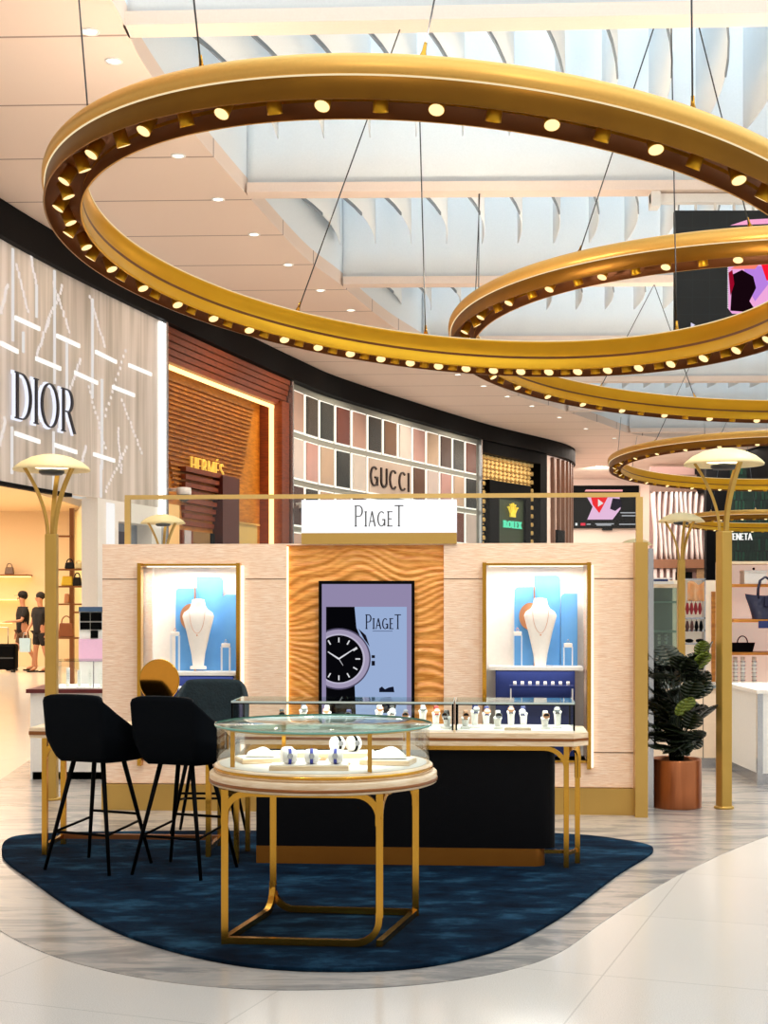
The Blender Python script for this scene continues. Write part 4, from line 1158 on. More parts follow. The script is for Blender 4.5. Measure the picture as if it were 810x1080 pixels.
# ------------------------------------------------------------------ rounded gold frames
def fillet(pts, rad, n=7):
    """polyline in 3D with rounded corners; rad list per inner point"""
    pts = [Vector(p) for p in pts]; out = [pts[0]]
    for i in range(1, len(pts)-1):
        r = rad[i-1]
        if r <= 0: out.append(pts[i]); continue
        a = (pts[i-1]-pts[i]).normalized(); b = (pts[i+1]-pts[i]).normalized()
        p0 = pts[i]+a*r; p1 = pts[i]+b*r
        for k in range(n+1):
            t = k/n*PI/2
            out.append(pts[i] + a*r*(1-math.sin(t)) + b*r*(1-math.cos(t)))
    out.append(pts[-1]); return out

# ------------------------------------------------------------------ round display table
def round_table():
    c = Vector((-.29, 6.82, RUG))
    t = thing('round_display_table', 'round oak-topped display table on four gold legs in front', 'table', c)
    b = .032; hl = .728-RUG
    g = {'FL': flo(237, 1000), 'FR': flo(400, 1004), 'BL': flo(288, 966), 'BR': flo(438, 970)}
    g = {k: (v.x-c.x, v.y-c.y) for k, v in g.items()}
    up = lambda k, z: (g[k][0], g[k][1], z)
    for k in g:
        MB().tube([up(k, .135 if k in ('FR', 'BL') else 0), up(k, hl)], 0, square=(b, b), up=(1, .1, 0)).build('leg', 'gold', t)
    def rail(A_, B_, r0, r1, zz, top=False):
        zc = hl - b/2 if top else b/2
        za = zc + (-.14 if top else .14)
        pts = [up(A_, za if r0 else zc), up(A_, zc), up(B_, zc), up(B_, za if r1 else zc)]
        if r0 and r1: p = fillet(pts, [r0, r1])
        elif r0: p = fillet(pts[:3], [r0])
        elif r1: p = fillet(pts[1:], [r1])
        else: p = [pts[1], pts[2]]
        d = Vector(g[B_]+(0,)) - Vector(g[A_]+(0,)); nrm = Vector((d.y, -d.x, 0)).normalized()
        MB().tube(p, 0, square=(b*.92, b*.92), up=tuple(nrm)).build('top_rail' if top else 'base_rail', 'gold', t)
    rail('FL', 'FR', 0, .11, 0); rail('FL', 'BL', 0, .11, 0); rail('BL', 'BR', .11, 0, 0); rail('FR', 'BR', 0, 0, 0)
    rail('FL', 'FR', .11, .11, 0, True); rail('FL', 'BL', 0, 0, 0, True); rail('BL', 'BR', 0, .11, 0, True); rail('FR', 'BR', .11, 0, 0, True)
    z = hl
    MB().lathe([(0, z), (.53, z), (.542, z+.006), (.544, z+.05), (.538, z+.056), (0, z+.056)], n=72).build('tabletop', 'tablewood', t)
    MB().lathe([(.540, z+.012), (.5465, z+.014), (.5465, z+.026), (.540, z+.028)], n=72).build('edge_band', 'bronze', t)
    # glass case is fixed on the top: its own thing
    z0 = RUG + hl + .056
    k = thing('round_glass_showcase', 'drum-shaped glass showcase with gold posts on the round table', 'showcase', (c.x, c.y, z0))
    MB().lathe([(0, 0), (.515, 0), (.522, .008), (.522, .03), (.512, .036), (0, .036)], n=72).build('base', 'tablewood', k)
    MB().lathe([(.520, .013), (.5245, .013), (.5245, .027), (.520, .027)], n=72).build('gold_band', 'gold', k)
    MB().lathe([(0, .0365), (.495, .0365), (.495, .039), (0, .039)], n=64).build('display_floor', 'niche', k)
    h = 1.008 - z0
    MB().lathe([(.508, .036), (.508, h-.008)], n=96).build('glass_wall', 'glass', k)
    MB().lathe([(0, h-.008), (.516, h-.008), (.518, h-.004), (.516, h), (0, h)], n=96).build('glass_top', 'topglass', k)
    MB().lathe([(.5165, h-.009), (.5205, h-.008), (.5205, h), (.5165, h+.001)], n=96).build('glass_edge', 'glassedge', k)
    for dx, dy in [(-.41, -.24), (.226, -.43), (-.22, .43), (.41, .22)]:
        MB().box(dx-.010, dx+.010, dy-.010, dy+.010, .038, h-.009).build('post', 'gold', k)
    m = MB(); n = 64
    m.lathe([(.478, h-.018), (.492, h-.018), (.492, h-.009), (.478, h-.009)], n=72); m.build('top_ring', 'palegold', k)
    m = MB().lathe([(.46, h-.014), (.47, h-.014), (.47, h-.010), (.46, h-.010)], n=72); m.build('ring_led', 'nicheled', k)
    for (ang, pw) in ((0, 3.2),):
        L = bpy.data.lights.new('case_lamp', 'AREA'); L.shape = 'DISK'; L.size = .9; L.energy = pw; L.color = (1, .93, .84)
        lo = bpy.data.objects.new('case_lamp', L); COL.objects.link(lo); lo.location = (c.x, c.y, z0+h-.02)
    zf = z0 + .0395
    # trays and pillows
    def tray(x, y, w, d_, rot, lab, mat='tablewood'):
        q = thing('display_tray', lab, 'tray', (c.x+x, c.y+y, zf), rot, 'trays in the round showcase')
        MB().box(-w/2, w/2, -d_/2, d_/2, 0, .022).build('tray_body', mat, q, bevel=.003)
        MB().box(-w/2+.006, w/2-.006, -d_/2+.006, d_/2-.006, .022, .026).build('suede_pad', 'niche', q)
        return q
    tray(-.05, -.33, .36, .12, 0, 'long low tray under three banded watch pillows at the front of the round showcase')
    tray(-.30, -.02, .22, .16, .35, 'tray at the left of the round showcase carrying a folded white cushion')
    tray(.31, -.10, .24, .16, -.25, 'tray at the right of the round showcase carrying a plump white cushion')
    tray(.10, .20, .30, .14, .1, 'raised tray at the back of the round showcase under black banded pillows')
    tray(-.18, .2, .18, .12, .2, 'small tray at the back left of the round showcase')
    zt_ = zf + .027
    def pillow(x, y, rot, band, lab, r=.034, L=.065, z=zt_):
        q = thing('watch_pillow', lab, 'watch pillow', (c.x+x, c.y+y, z), rot, 'watch pillows in the round showcase')
        m = MB(); rr = []; pts = []
        for i in range(9):
            u = i/8; pts.append(((u-.5)*L, 0, r)); rr.append(r*(.82+.18*math.sin(PI*u)**.5) if 0 < i < 8 else r*.7)
        m.tube(pts, rr, 18); m.build('cushion', 'white', q)
        if band:
            m = MB(); m.tube([(-.007, 0, r), (.007, 0, r)], r*1.04, 20); m.build('strap', band, q)
            m = MB(); m.tube([(0, -r*.9, r*1.1), (0, -r*1.14, r*1.13)], .013, 16); m.build('watch_face', 'silver', q)
    bl = P('ultramarine strap', rgb(40, 56, 170), .4)
    pillow(-.14, -.34, .15, bl, 'white pillow with blue band, left of the three on the front tray')
    pillow(-.04, -.34, .05, bl, 'white pillow with blue band, middle of the three on the front tray')
    pillow(.07, -.34, -.05, bl, 'white pillow with blue band, right of the three on the front tray')
    pillow(-.16, -.18, .3, None, 'plain white round pillow behind the front tray of the round showcase', .045, .06, zf)
    pillow(.06, .18, .5, M['black'], 'white pillow with black band at the back left of the raised tray', .038)
    pillow(.14, .2, .5, M['black'], 'white pillow with black band at the back right of the raised tray', .038)
    for x, y, s_, lab in [(-.30, -.02, .8, 'folded white satin cushion at the left of the round showcase'), (.31, -.10, 1.0, 'plump white satin cushion at the right of the round showcase')]:
        m = MB().grid(lambda u, v: ((u-.5)*.17*s_, (v-.5)*.12*s_, .004+.045*s_*(math.sin(PI*u)*math.sin(PI*v))**.5*(1+.15*math.sin(9*u+4*v))), 16, 12)
        m.grid(lambda u, v: ((u-.5)*.17*s_, (v-.5)*.12*s_, .001), 2, 2)
        o = m.build('cushion', 'white'); o.location = (c.x+x, c.y+y, zt_); tag(o, lab, 'cushion')
    for i, (x, y) in enumerate([(.02, -.12), (.1, -.14), (-.02, .05)]):
        q = thing('gold_bracelet', ['gold bracelet lying left at the centre of the round showcase', 'gold bracelet lying right at the centre of the round showcase', 'gold bracelet lying behind the others in the round showcase'][i], 'bracelet', (c.x+x, c.y+y, zf))
        m = MB(); m.tube([(.03*math.cos(2*PI*k_/20), .03*math.sin(2*PI*k_/20), .004) for k_ in range(21)], .004, 6, cap=False); m.build('band', 'rose', q)
        MB().ball((0, -.03, .008), .006, 8).build('stone', 'silver', q)
round_table()

# ------------------------------------------------------------------ counter and desk
CT = .814
def counter():
    d0 = -2.27; dep = .52
    xl, xr = kx(243, d0), kx(612, d0)
    x1 = kx(620, d0+.1)
    t = thing('display_counter', 'long oak-topped display counter with black body and gold arched frame', 'counter', K(0, 0, RUG), KR)
    z = CT - RUG
    ch = .035
    xL = kx(238, d0)
    pts = [(xL, d0), (x1-.09, d0), (x1, d0+.08), (x1, d0+dep), (xL, d0+dep)]
    MB().prism(pts, z-.075, z).build('countertop', 'tablewood', t)
    pts2 = [(xL, d0-.003), (x1-.089, d0-.003), (x1+.003, d0+.079), (x1+.003, d0+dep), (xL, d0+dep)]
    MB().prism(pts2, z-.046, z-.030).build('edge_band', 'bronze', t)
    # body with rounded right front corner
    bx0, bx1 = kx(270, d0+.06), kx(586, d0+.06); y0, y1 = d0+.07, d0+dep-.04
    r = .07; pts = [(bx0, y1), (bx0, y0)] + [(bx1-r+r*math.sin(PI/2*i/8), y0+r-r*math.cos(PI/2*i/8)) for i in range(9)] + [(bx1, y1)]
    MB().prism(pts, .105, z-.078).build('body', 'leather', t)
    pts = [(bx0+.0, y1-.02), (bx0+.0, y0+.0)] + [(bx1-.06-r+r*math.sin(PI/2*i/8), y0+r-r*math.cos(PI/2*i/8)) for i in range(9)] + [(bx1-.06, y1-.02)]
    MB().prism(pts, 0, .104).build('plinth', P('old brass plinth', rgb(176, 116, 40), .3, .7, vary=(rgb(140, 84, 26), 3)), t)
    # drawer joints on side
    b = .03; zz = z-.075-b/2
    xa, xb = kx(248, d0), x1-.13
    for x, y in ((xa, d0+.05), (xa, d0+dep-.06), (xb, d0+.05), (xb+.075, d0+.2)):
        MB().box(x-b/2, x+b/2, y-b/2, y+b/2, 0, z-.076).build('leg', 'gold', t)
    m = MB(); p = fillet([(xb-.0, d0+.045, z-.28), (xb, d0+.045, zz), (xa, d0+.045, zz), (xa, d0+.045, z-.28)], [.13, .13])
    m.tube(p, 0, square=(b*.9, b*.9), up=(0, 1, 0)); m.build('arched_rail', 'gold', t)
    m = MB(); p = fillet([(xb+.002, d0+.05, z-.28), (xb+.002, d0+.05, zz), (xb+.077, d0+.2, zz), (xb+.077, d0+.2, z-.28)], [.07, .07])
    m.tube(p, 0, square=(b*.9, b*.9), up=(1, 0, 0)); m.build('arched_rail', 'gold', t)
    m = MB(); m.box(bx1-.07, xb+.04, d0+.12, d0+.14, .07, .09); m.hexa([(xb-.01, d0+.05, .07), (xb+.01, d0+.05, .07), (xb+.085, d0+.2, .07), (xb+.065, d0+.2, .07), (xb-.01, d0+.05, .09), (xb+.01, d0+.05, .09), (xb+.085, d0+.2, .09), (xb+.065, d0+.2, .09)]); m.build('stretcher', 'gold', t)
    # glass showcases
    xs = kx(480, d0+.03)
    for (a, e, lab) in [(xl, xs-.012, 'left and longer glass showcase with dark corner rods on the counter'), (xs+.004, xr-.03, 'right glass showcase with dark corner rods at the counter end')]:
        k = thing('glass_showcase', lab, 'showcase', K(a, d0+.04, CT), KR)
        W = e-a; D = .42; H = .178
        MB().box(0, W, 0, D, 0, .012).build('display_floor', 'niche', k)
        rods = MB()
        for x in (0.003, W-.003):
            for y in (0.003, D-.003): rods.box(x-.005, x+.005, y-.005, y+.005, .012, H-.006)
        rods.build('corner_rods', 'black', k)
        m = MB(); m.box(0, W, 0, .004, .012, H-.006); m.box(0, .004, .004, D, .012, H-.006); m.box(W-.004, W, .004, D, .012, H-.006)
        m.build('glass_sides', 'glass', k)
        MB().box(0, W, 0, D, H-.006, H).build('glass_top', 'topglass', k)
        f = MB(); f.box(-.002, W+.002, -.004, 0, H-.010, H+.001); f.box(-.003, 0, 0, D, H-.008, H+.001); f.box(W, W+.003, 0, D, H-.008, H+.001)
        f.build('glass_edge', P('pale edge', rgb(206, 220, 214), .2), k)
        f = MB(); f.box(.01, W-.01, .006, .012, H-.018, H-.011); f.build('led_profile', 'black', k)
        L = bpy.data.lights.new('case_lamp', 'AREA'); L.shape = 'RECTANGLE'; L.size = W*.95; L.size_y = .25; L.energy = 2.2*W; L.color = (1, .95, .9)
        lo = bpy.data.objects.new('case_lamp', L); COL.objects.link(lo); lo.location = K(a+W/2, d0+.04+D/2, CT+H-.012); lo.rotation_euler = (0, 0, KR)
    # watches on stands
    zf = CT+.0125
    straps = [('crimson', rgb(176, 24, 34)), ('black', rgb(16, 16, 20)), ('navy blue', rgb(30, 44, 110)), ('grey', rgb(120, 118, 124)), ('tan', rgb(176, 120, 76)), ('white', rgb(236, 232, 228))]
    sm = {n: P(n+' strap', c, .5) for n, c in straps}
    spots = [(400, 'white'), (413, 'black'), (428, 'grey'), (446, 'white'), (460, 'crimson'), (471, 'black'), (491, 'tan'), (501, 'navy blue'), (513, 'navy blue'), (525, 'white'), (539, 'grey'), (552, 'navy blue'), (575, 'white'), (588, 'black'), (297, 'black'), (320, 'grey'), (345, 'white'), (368, 'navy blue')]
    names = {}
    order = sorted(spots)
    for i, (p, sn) in enumerate(order):
        names[p] = ('left showcase' if p < 480 else 'right showcase')
    wl = [p for p, s_ in order if p < 480]; wr = [p for p, s_ in order if p > 480]
    ordn = ['leftmost', 'second', 'third', 'fourth', 'fifth', 'sixth', 'seventh', 'eighth', 'ninth', 'tenth']
    for p, sn in spots:
        lst = wl if p < 480 else wr; k = lst.index(p)
        pos = 'leftmost' if k == 0 else ('rightmost' if k == len(lst)-1 else ordn[k] + ' from left')
        deep = .12 + .12*((k*7) % 3)/2
        x = kx(p, d0+.04+deep)
        q = thing('watch_stand', 'watch with %s strap on white cuff, %s in the %s' % (sn, pos, 'left showcase' if p < 480 else 'right showcase'), 'watch', K(x, d0+.04+deep, zf), KR+random.uniform(-.3, .3), 'watches in the counter showcases'); q.scale = (1.3, 1.3, 1.1)
        hh = .06 + .03*((k*5) % 3)/2
        MB().box(-.022, .022, -.022, .022, 0, .012).build('base', 'white', q, bevel=.002)
        m = MB(); m.tube([(0, .004, .01), (0, .008, hh-.02), (0, 0, hh)], [.014, .016, .020], 14); m.build('cuff', 'white', q)
        m = MB(); r_ = .021
        pts = [(0, r_*math.cos(a_)-.002, hh+.012+r_*1.25*math.sin(a_)) for a_ in [2*PI*i/22 for i in range(23)]]
        m.tube(pts, 0, square=(.018, .004), up=(0, 0, 1)); m.build('strap', sm[sn], q)
        m = MB(); m.tube([(0, -r_-.001, hh+.012), (0, -r_-.009, hh+.014)], .0155, 18); m.build('watch_case', 'silver' if k % 2 else 'rose', q)
        m = MB(); m.tube([(0, -r_-.009, hh+.014), (0, -r_-.0096, hh+.014)], .0125, 18); m.build('dial', 'white' if k % 3 else 'black', q)
    for (p, w_, lab) in [(546, .16, 'low pale tray at the middle of the right showcase'), (355, .2, 'low pale tray near the front of the long left showcase')]:
        x = kx(p, d0+.09); q = thing('display_tray', lab, 'tray', K(x, d0+.085, zf), KR)
        MB().box(-w_/2, w_/2, -.025, .025, 0, .014).build('tray_body', 'tablewood', q, bevel=.002)
        MB().box(-w_/2+.005, w_/2-.005, -.02, .02, .014, .017).build('suede_pad', 'niche', q)
counter()

def desk():
    d0 = -2.06; dep = .5
    x0, x1 = kx(31, d0), kx(236, d0)
    t = thing('consultation_desk', 'long pale desk with bronze edge on gold arched legs behind the stools', 'desk', K(0, 0, RUG), KR)
    z = CT - .004 - RUG
    MB().box(x0, x1, d0, d0+dep, z-.064, z).build('desktop', 'tablewood', t)
    MB().box(x0-.003, x1, d0-.004, d0+dep+.002, z-.044, z-.022).build('edge_band', 'bronze', t)
    b = .032; xa = kx(47.5, d0+.05); xb = kx(220, d0+.05); zz = z-.064-b/2
    for x in (xa, xb):
        for y in (d0+.05, d0+dep-.06): MB().box(x-b/2, x+b/2, y-b/2, y+b/2, 0, z-.065).build('leg', 'gold', t)
    for y in (d0+.045, d0+dep-.065):
        m = MB(); p = fillet([(xa, y, z-.3), (xa, y, zz), (xb, y, zz), (xb, y, z-.3)], [.13, .13])
        m.tube(p, 0, square=(b*.9, b*.9), up=(0, 1, 0)); m.build('arched_rail', 'gold', t)
    m = MB(); m.box(xa, xb, d0+dep-.10, d0+dep-.07, .04, .07); m.build('footrest_rail', 'bronze', t)
    for x in (xa, xb): MB().box(x-.012, x+.012, d0+.06, d0+dep-.07, .04, .066).build('side_rail', 'gold', t)
    # table mirror
    q = thing('table_mirror', 'oval gold table mirror standing on the desk between the stools', 'mirror', K(kx(168, d0+.2), d0+.2, CT-.004), KR)
    cz = kz(717, d0+.2, 168) - CT; rx, rz = .122, .128
    m = MB(); m.prism([(rx*math.cos(2*PI*i/48), cz+rz*math.sin(2*PI*i/48)) for i in range(48)], -.006, .006, 'y', True); m.build('mirror_disc', 'mirrorgold', q)
    m = MB(); m.tube([(rx*1.01*math.cos(2*PI*i/48), 0, cz+rz*1.01*math.sin(2*PI*i/48)) for i in range(49)], .006, 6, cap=False); m.build('rim', 'gold', q)
    MB().tube([(0, .01, .005), (0, .01, cz-rz+.01)], .007, 8).build('stem', 'gold', q)
    MB().lathe([(0, 0), (.07, 0), (.07, .008), (0, .012)], n=28).build('base', 'gold', q)
    q = thing('document', 'white sheets of paper lying on the desk beside the glass showcase', 'papers', K(kx(222, d0+.12), d0+.14, CT-.004), KR+.2)
    MB().box(-.12, .12, -.08, .08, 0, .003).build('bottom_sheet', 'white', q)
    m = MB().box(-.12, .12, -.08, .08, .003, .005); m.v = [Matrix.Rotation(.2, 3, 'Z') @ v for v in m.v]; m.build('top_sheet', 'white', q)
desk()

# ------------------------------------------------------------------ bar stools
def stool():
    t = thing('bar_stool', '', 'bar stool')
    def path(a):   # a -1..1 along the plan outline from left front over the back to right front
        s = abs(a); sg = 1 if a > 0 else -1
        if s < .42: return (sg*.205*s/.42, -.215)
        u = (s-.42)/.58
        return (sg*(.205 + .06*math.sin(min(1, u*1.6)*PI/2)), -.215 + .39*u**1.15)
    def topz(a):
        s = abs(a)
        if s < .40: return 1.045 - .01*(s/.4)**4
        u = min(1, (s-.40)/.52); return 1.035 - .265*(u**.95) if u < 1 else .77
    zb = .655
    m = MB()
    def fn(u, v):
        a = -1+2*u; x, y = path(a); zt = topz(a); k = .74+.26*min(1, v*2.4)**.6
        # slight lean of back
        z = zb + (zt-zb)*v
        lean = -.05*v if abs(a) < .6 else -.05*v*(1-(abs(a)-.6)/.4)
        return (x*k, y*k+lean, z)
    m.grid(fn, 44, 14)
    m.build('backrest', 'velvet', t, solid=.035)
    # seat pan and cushion
    def seat(u, v, z0, dz, sc):
        a = 2*PI*u; r = v
        x = .205*math.copysign(abs(math.cos(a))**.7, math.cos(a)); y = .19*math.copysign(abs(math.sin(a))**.7, math.sin(a)) + .0
        return (x*r*sc, y*r*sc, z0 + dz*(1-r**4))
    m = MB(); m.grid(lambda u, v: seat(u, v, .70, .03, 1.0), 32, 8); m.grid(lambda u, v: seat(u, v, .645, -.01, .85), 32, 8)
    m.grid(lambda u, v: tuple(Vector(seat(u, 1, .645, 0, .85)).lerp(Vector(seat(u, 1, .70, 0, 1.0)), v)), 32, 3)
    m.build('seat', 'velvet', t)
    for sx in (-1, 1):
        for sy in (-1, 1):
            m = MB(); m.tube([(sx*.10, sy*.10, .645), (sx*.225, sy*.215, 0)], [.015, .010], 8); m.build('leg', 'black', t)
    def lp(sx, sy, z): u = 1 - z/.645; return (sx*(.10+.125*u), sy*(.10+.115*u), z)
    for a, b in [((-1, 1), (1, 1)), ((-1, -1), (-1, 1)), ((1, -1), (1, 1)), ((-1, -1), (1, -1))]:
        z = .30 if a[1] == 1 and b[1] == 1 else (.26 if a[0] == b[0] else .26)
        m = MB(); m.tube([lp(*a, z-.04 if a[1] < 0 else z), lp(*b, z-.04 if b[1] < 0 else z)], .008, 6); m.build('footrest', 'black', t)
    return t
st = stool()
for _o in kids(st):
    if _o.name.startswith(('backrest', 'seat')): _o.scale = (.95, .95, .985)
st['label'] = 'dark velvet bar stool at the left end of the desk, seen from behind'; st['group'] = 'velvet bar stools'
st.location = (-1.685, 8.40, RUG); st.rotation_euler = (0, 0, math.radians(-24))
s2 = copy_tree(st); s2['label'] = 'dark velvet bar stool between the left stool and the round table'; s2.location = (-1.155, 8.26, RUG); s2.rotation_euler = (0, 0, math.radians(-22))
s3 = copy_tree(st); s3['label'] = 'teal chenille bar stool on the far side of the desk, facing the camera'
for o in kids(s3):
    if o.name.startswith(('backrest', 'seat')):
        o.data = o.data.copy(); o.data.materials[0] = M['teal']
q = K(kx(219, -1.25), -1.22); s3.location = (q.x, q.y, RUG); s3.rotation_euler = (0, 0, PI + KR + .05)

# ------------------------------------------------------------------ potted plant
def plant():
    c = Vector((2.25, 10.95, .004))
    t = thing('potted_plant', 'split-leaf green plant in a brushed copper drum beside the kiosk wall', 'plant', c)
    MB().lathe([(0, 0), (.19, 0), (.192, .01), (.192, .365), (.188, .372), (.178, .365), (.178, .30)], n=48).build('pot', 'copper', t)
    MB().lathe([(0, .325), (.178, .32)], n=32).build('soil', 'soil', t)
    rnd = random.Random(11)
    def leaf(m, base, tip_dir, size, droop, roll):
        # lobed blade in local frame: x along, y across
        d = tip_dir.normalized(); side = d.cross(Vector((0, 0, 1)))
        if side.length < .1: side = Vector((1, 0, 0))
        side.normalize(); nrm = side.cross(d).normalized()
        side = (side*math.cos(roll) + nrm*math.sin(roll)).normalized(); nrm = side.cross(d).normalized()
        n = 6
        for sg in (-1, 1):
            for i in range(n):
                u0 = i/n; u1 = (i+.96)/n
                def wd(u): return .5*math.sin(PI*min(1, (u*.92+.10)))**.75
                def pt(u, w):
                    p = base + d*(size*u*(1+.10*w)) + side*(sg*size*w) + nrm*(size*(-.22*w*w - droop*u*u))
                    return p
                w0, w1 = wd(u0), wd(u1)
                fan = .18
                vs = [pt(u0, 0), pt(min(1, (i+1)/n), 0), pt(min(1.02, u1+fan*w1*.5), w1*.55), pt(u1+fan*w1, w1), pt(u0+.02+fan*w0, w0*.98), pt(u0+fan*w0*.5, w0*.5)]
                m.add(vs, [(0, 1, 2, 5), (5, 2, 3, 4)], True)
    dark = MB(); light = MB(); stems = MB()
    for i in range(70):
        ang = rnd.uniform(0, 2*PI); h = rnd.uniform(.12, .82)
        wide = .05 + .17*math.sin(min(1, h/.55)*PI*.62)
        sp = wide * rnd.uniform(.35, 1.0)
        sz = rnd.uniform(.17, .235)
        b = Vector((rnd.uniform(-.05, .05), rnd.uniform(-.05, .05), .32))
        e = Vector((math.cos(ang)*sp, math.sin(ang)*sp, .32+h))
        mid = (b+e)/2 - Vector((math.cos(ang)*.04, math.sin(ang)*.04, 0))
        stems.tube([b, mid, e], [.006, .005, .004], 6)
        dr = Vector((math.cos(ang)*.6, math.sin(ang)*.6, rnd.uniform(.0, 1.3) if h > .3 else rnd.uniform(-.2, .6)))
        tip = e + dr.normalized()*sz
        if abs(tip.x) > .28 or tip.y > .28: dr.x *= .3; dr.y *= .3
        leaf(dark, e - dr.normalized()*.05, dr, sz, rnd.uniform(.1, .4), rnd.uniform(-.6, .6))
    # the pale young leaves
    for (x, y, z, s_, dx, dz) in [(-.04, -.25, .72, .19, .35, .8), (.13, -.12, 1.06, .17, .3, .9), (.16, -.05, 1.16, .14, .2, 1)]:
        e = Vector((x, y, z)); stems.tube([(0, 0, .32), (x*.5, y*.5, .6), e], [.007, .005, .004], 6)
        leaf(light, e, Vector((dx, -.3, dz)), s_, .2, .25)
    dark.build('foliage', 'leaf', t, solid=.002); light.build('young_leaves', 'leaflight', t, solid=.002, label='bright yellow-green young leaves')
    stems.build('stems', 'leaf', t)
plant()

# ------------------------------------------------------------------ left jewellery kiosk
def left_kiosk():
    Y = 12.6; x0 = at(32, 0, Y).x; x1 = -2.45; zt = .80
    t = thing('jewellery_counter', 'white jewellery counter with dark red edge behind the left lamp pole', 'counter', (x0, Y, .0))
    W = x1-x0
    MB().box(0, W, 0, .6, .004, zt-.03).build('body', 'white', t)
    MB().box(-.03, W, -.04, .64, zt-.03, zt+.005).build('top_edge', P('dark red edge', rgb(96, 22, 18), .4), t)
    MB().box(.02, W-.02, -.0, .02, .0, .07).build('plinth', 'steel', t)
    k = thing('glass_showcase', 'bright glass showcase on the white counter behind the left lamp pole', 'showcase', (x0+.15, Y, zt+.005))
    W2 = W-.15; H = .24
    MB().box(0, W2, .02, .55, 0, .01).build('display_floor', 'niche', k)
    m = MB(); m.box(0, W2, .02, .024, .01, H); m.box(0, .004, .024, .55, .01, H); m.build('glass_sides', 'glass', k)
    MB().box(0, W2, .02, .55, H, H+.006).build('glass_top', 'topglass', k)
    m = MB()
    for x in (.0, .40): m.box(x, x+.01, .015, .028, .01, H)
    m.build('corner_rods', 'silver', k)
    L = bpy.data.lights.new('case_lamp', 'AREA'); L.shape = 'RECTANGLE'; L.size = W2*.9; L.size_y = .3; L.energy = 3; L.color = (1, .97, .95)
    lo = bpy.data.objects.new('case_lamp', L); COL.objects.link(lo); lo.location = (x0+.15+W2/2, Y+.28, zt+H-.01)
    for i in range(5):
        q = thing('earring_stand', ['white earring stand at the left corner of the bright showcase', 'second white earring stand in the bright showcase', 'middle white earring stand in the bright showcase', 'fourth white earring stand in the bright showcase', 'last white earring stand in the bright showcase, nearest the oak wall'][i], 'jewellery stand', (x0+.2+i*.1, Y+.15, zt+.016), 0, 'earring stands in the bright showcase')
        MB().box(-.02, .02, -.015, .015, 0, .008).build('base', 'white', q)
        MB().box(-.015, .015, -.003, .003, .008, .15 + .02*(i % 2)).build('card', 'white', q)
        m = MB()
        for j in range(5): m.ball((-.007, -.006, .03+.022*j), .003, 6); m.ball((.007, -.006, .03+.022*j), .003, 6)
        m.build('earrings', 'silver', q)
    # card stand with black squares and pink panel
    a = at(83, 700, 13.4); b = at(112, 642, 13.4)
    q = thing('earring_board', 'upright board with rows of black earring cards over a pink panel', 'display board', (a.x, 13.4, 0))
    W = b.x-a.x; Z = lambda py: at(0, py, 13.4).z
    MB().box(0, W, .02, .05, 0, Z(640)).build('board', 'white', q)
    MB().box(0, W, .0, .02, Z(697), Z(674)).build('pink_panel', 'pink', q)
    MB().box(0, W, .0, .02, Z(645), Z(640)).build('header', P('blue header', rgb(70, 96, 130), .3), q)
    for r, row in enumerate([(84.5, 94.5, 646, 655), (95.5, 107, 646, 655), (84.5, 94.5, 656.5, 664), (95.5, 107, 656.5, 664), (95.5, 103, 665, 673)]):
        MB().box(at(row[0], 0, 13.4).x-a.x, at(row[1], 0, 13.4).x-a.x, 0, .02, Z(row[3]), Z(row[2])).build('earring_card', 'black', q)
left_kiosk()

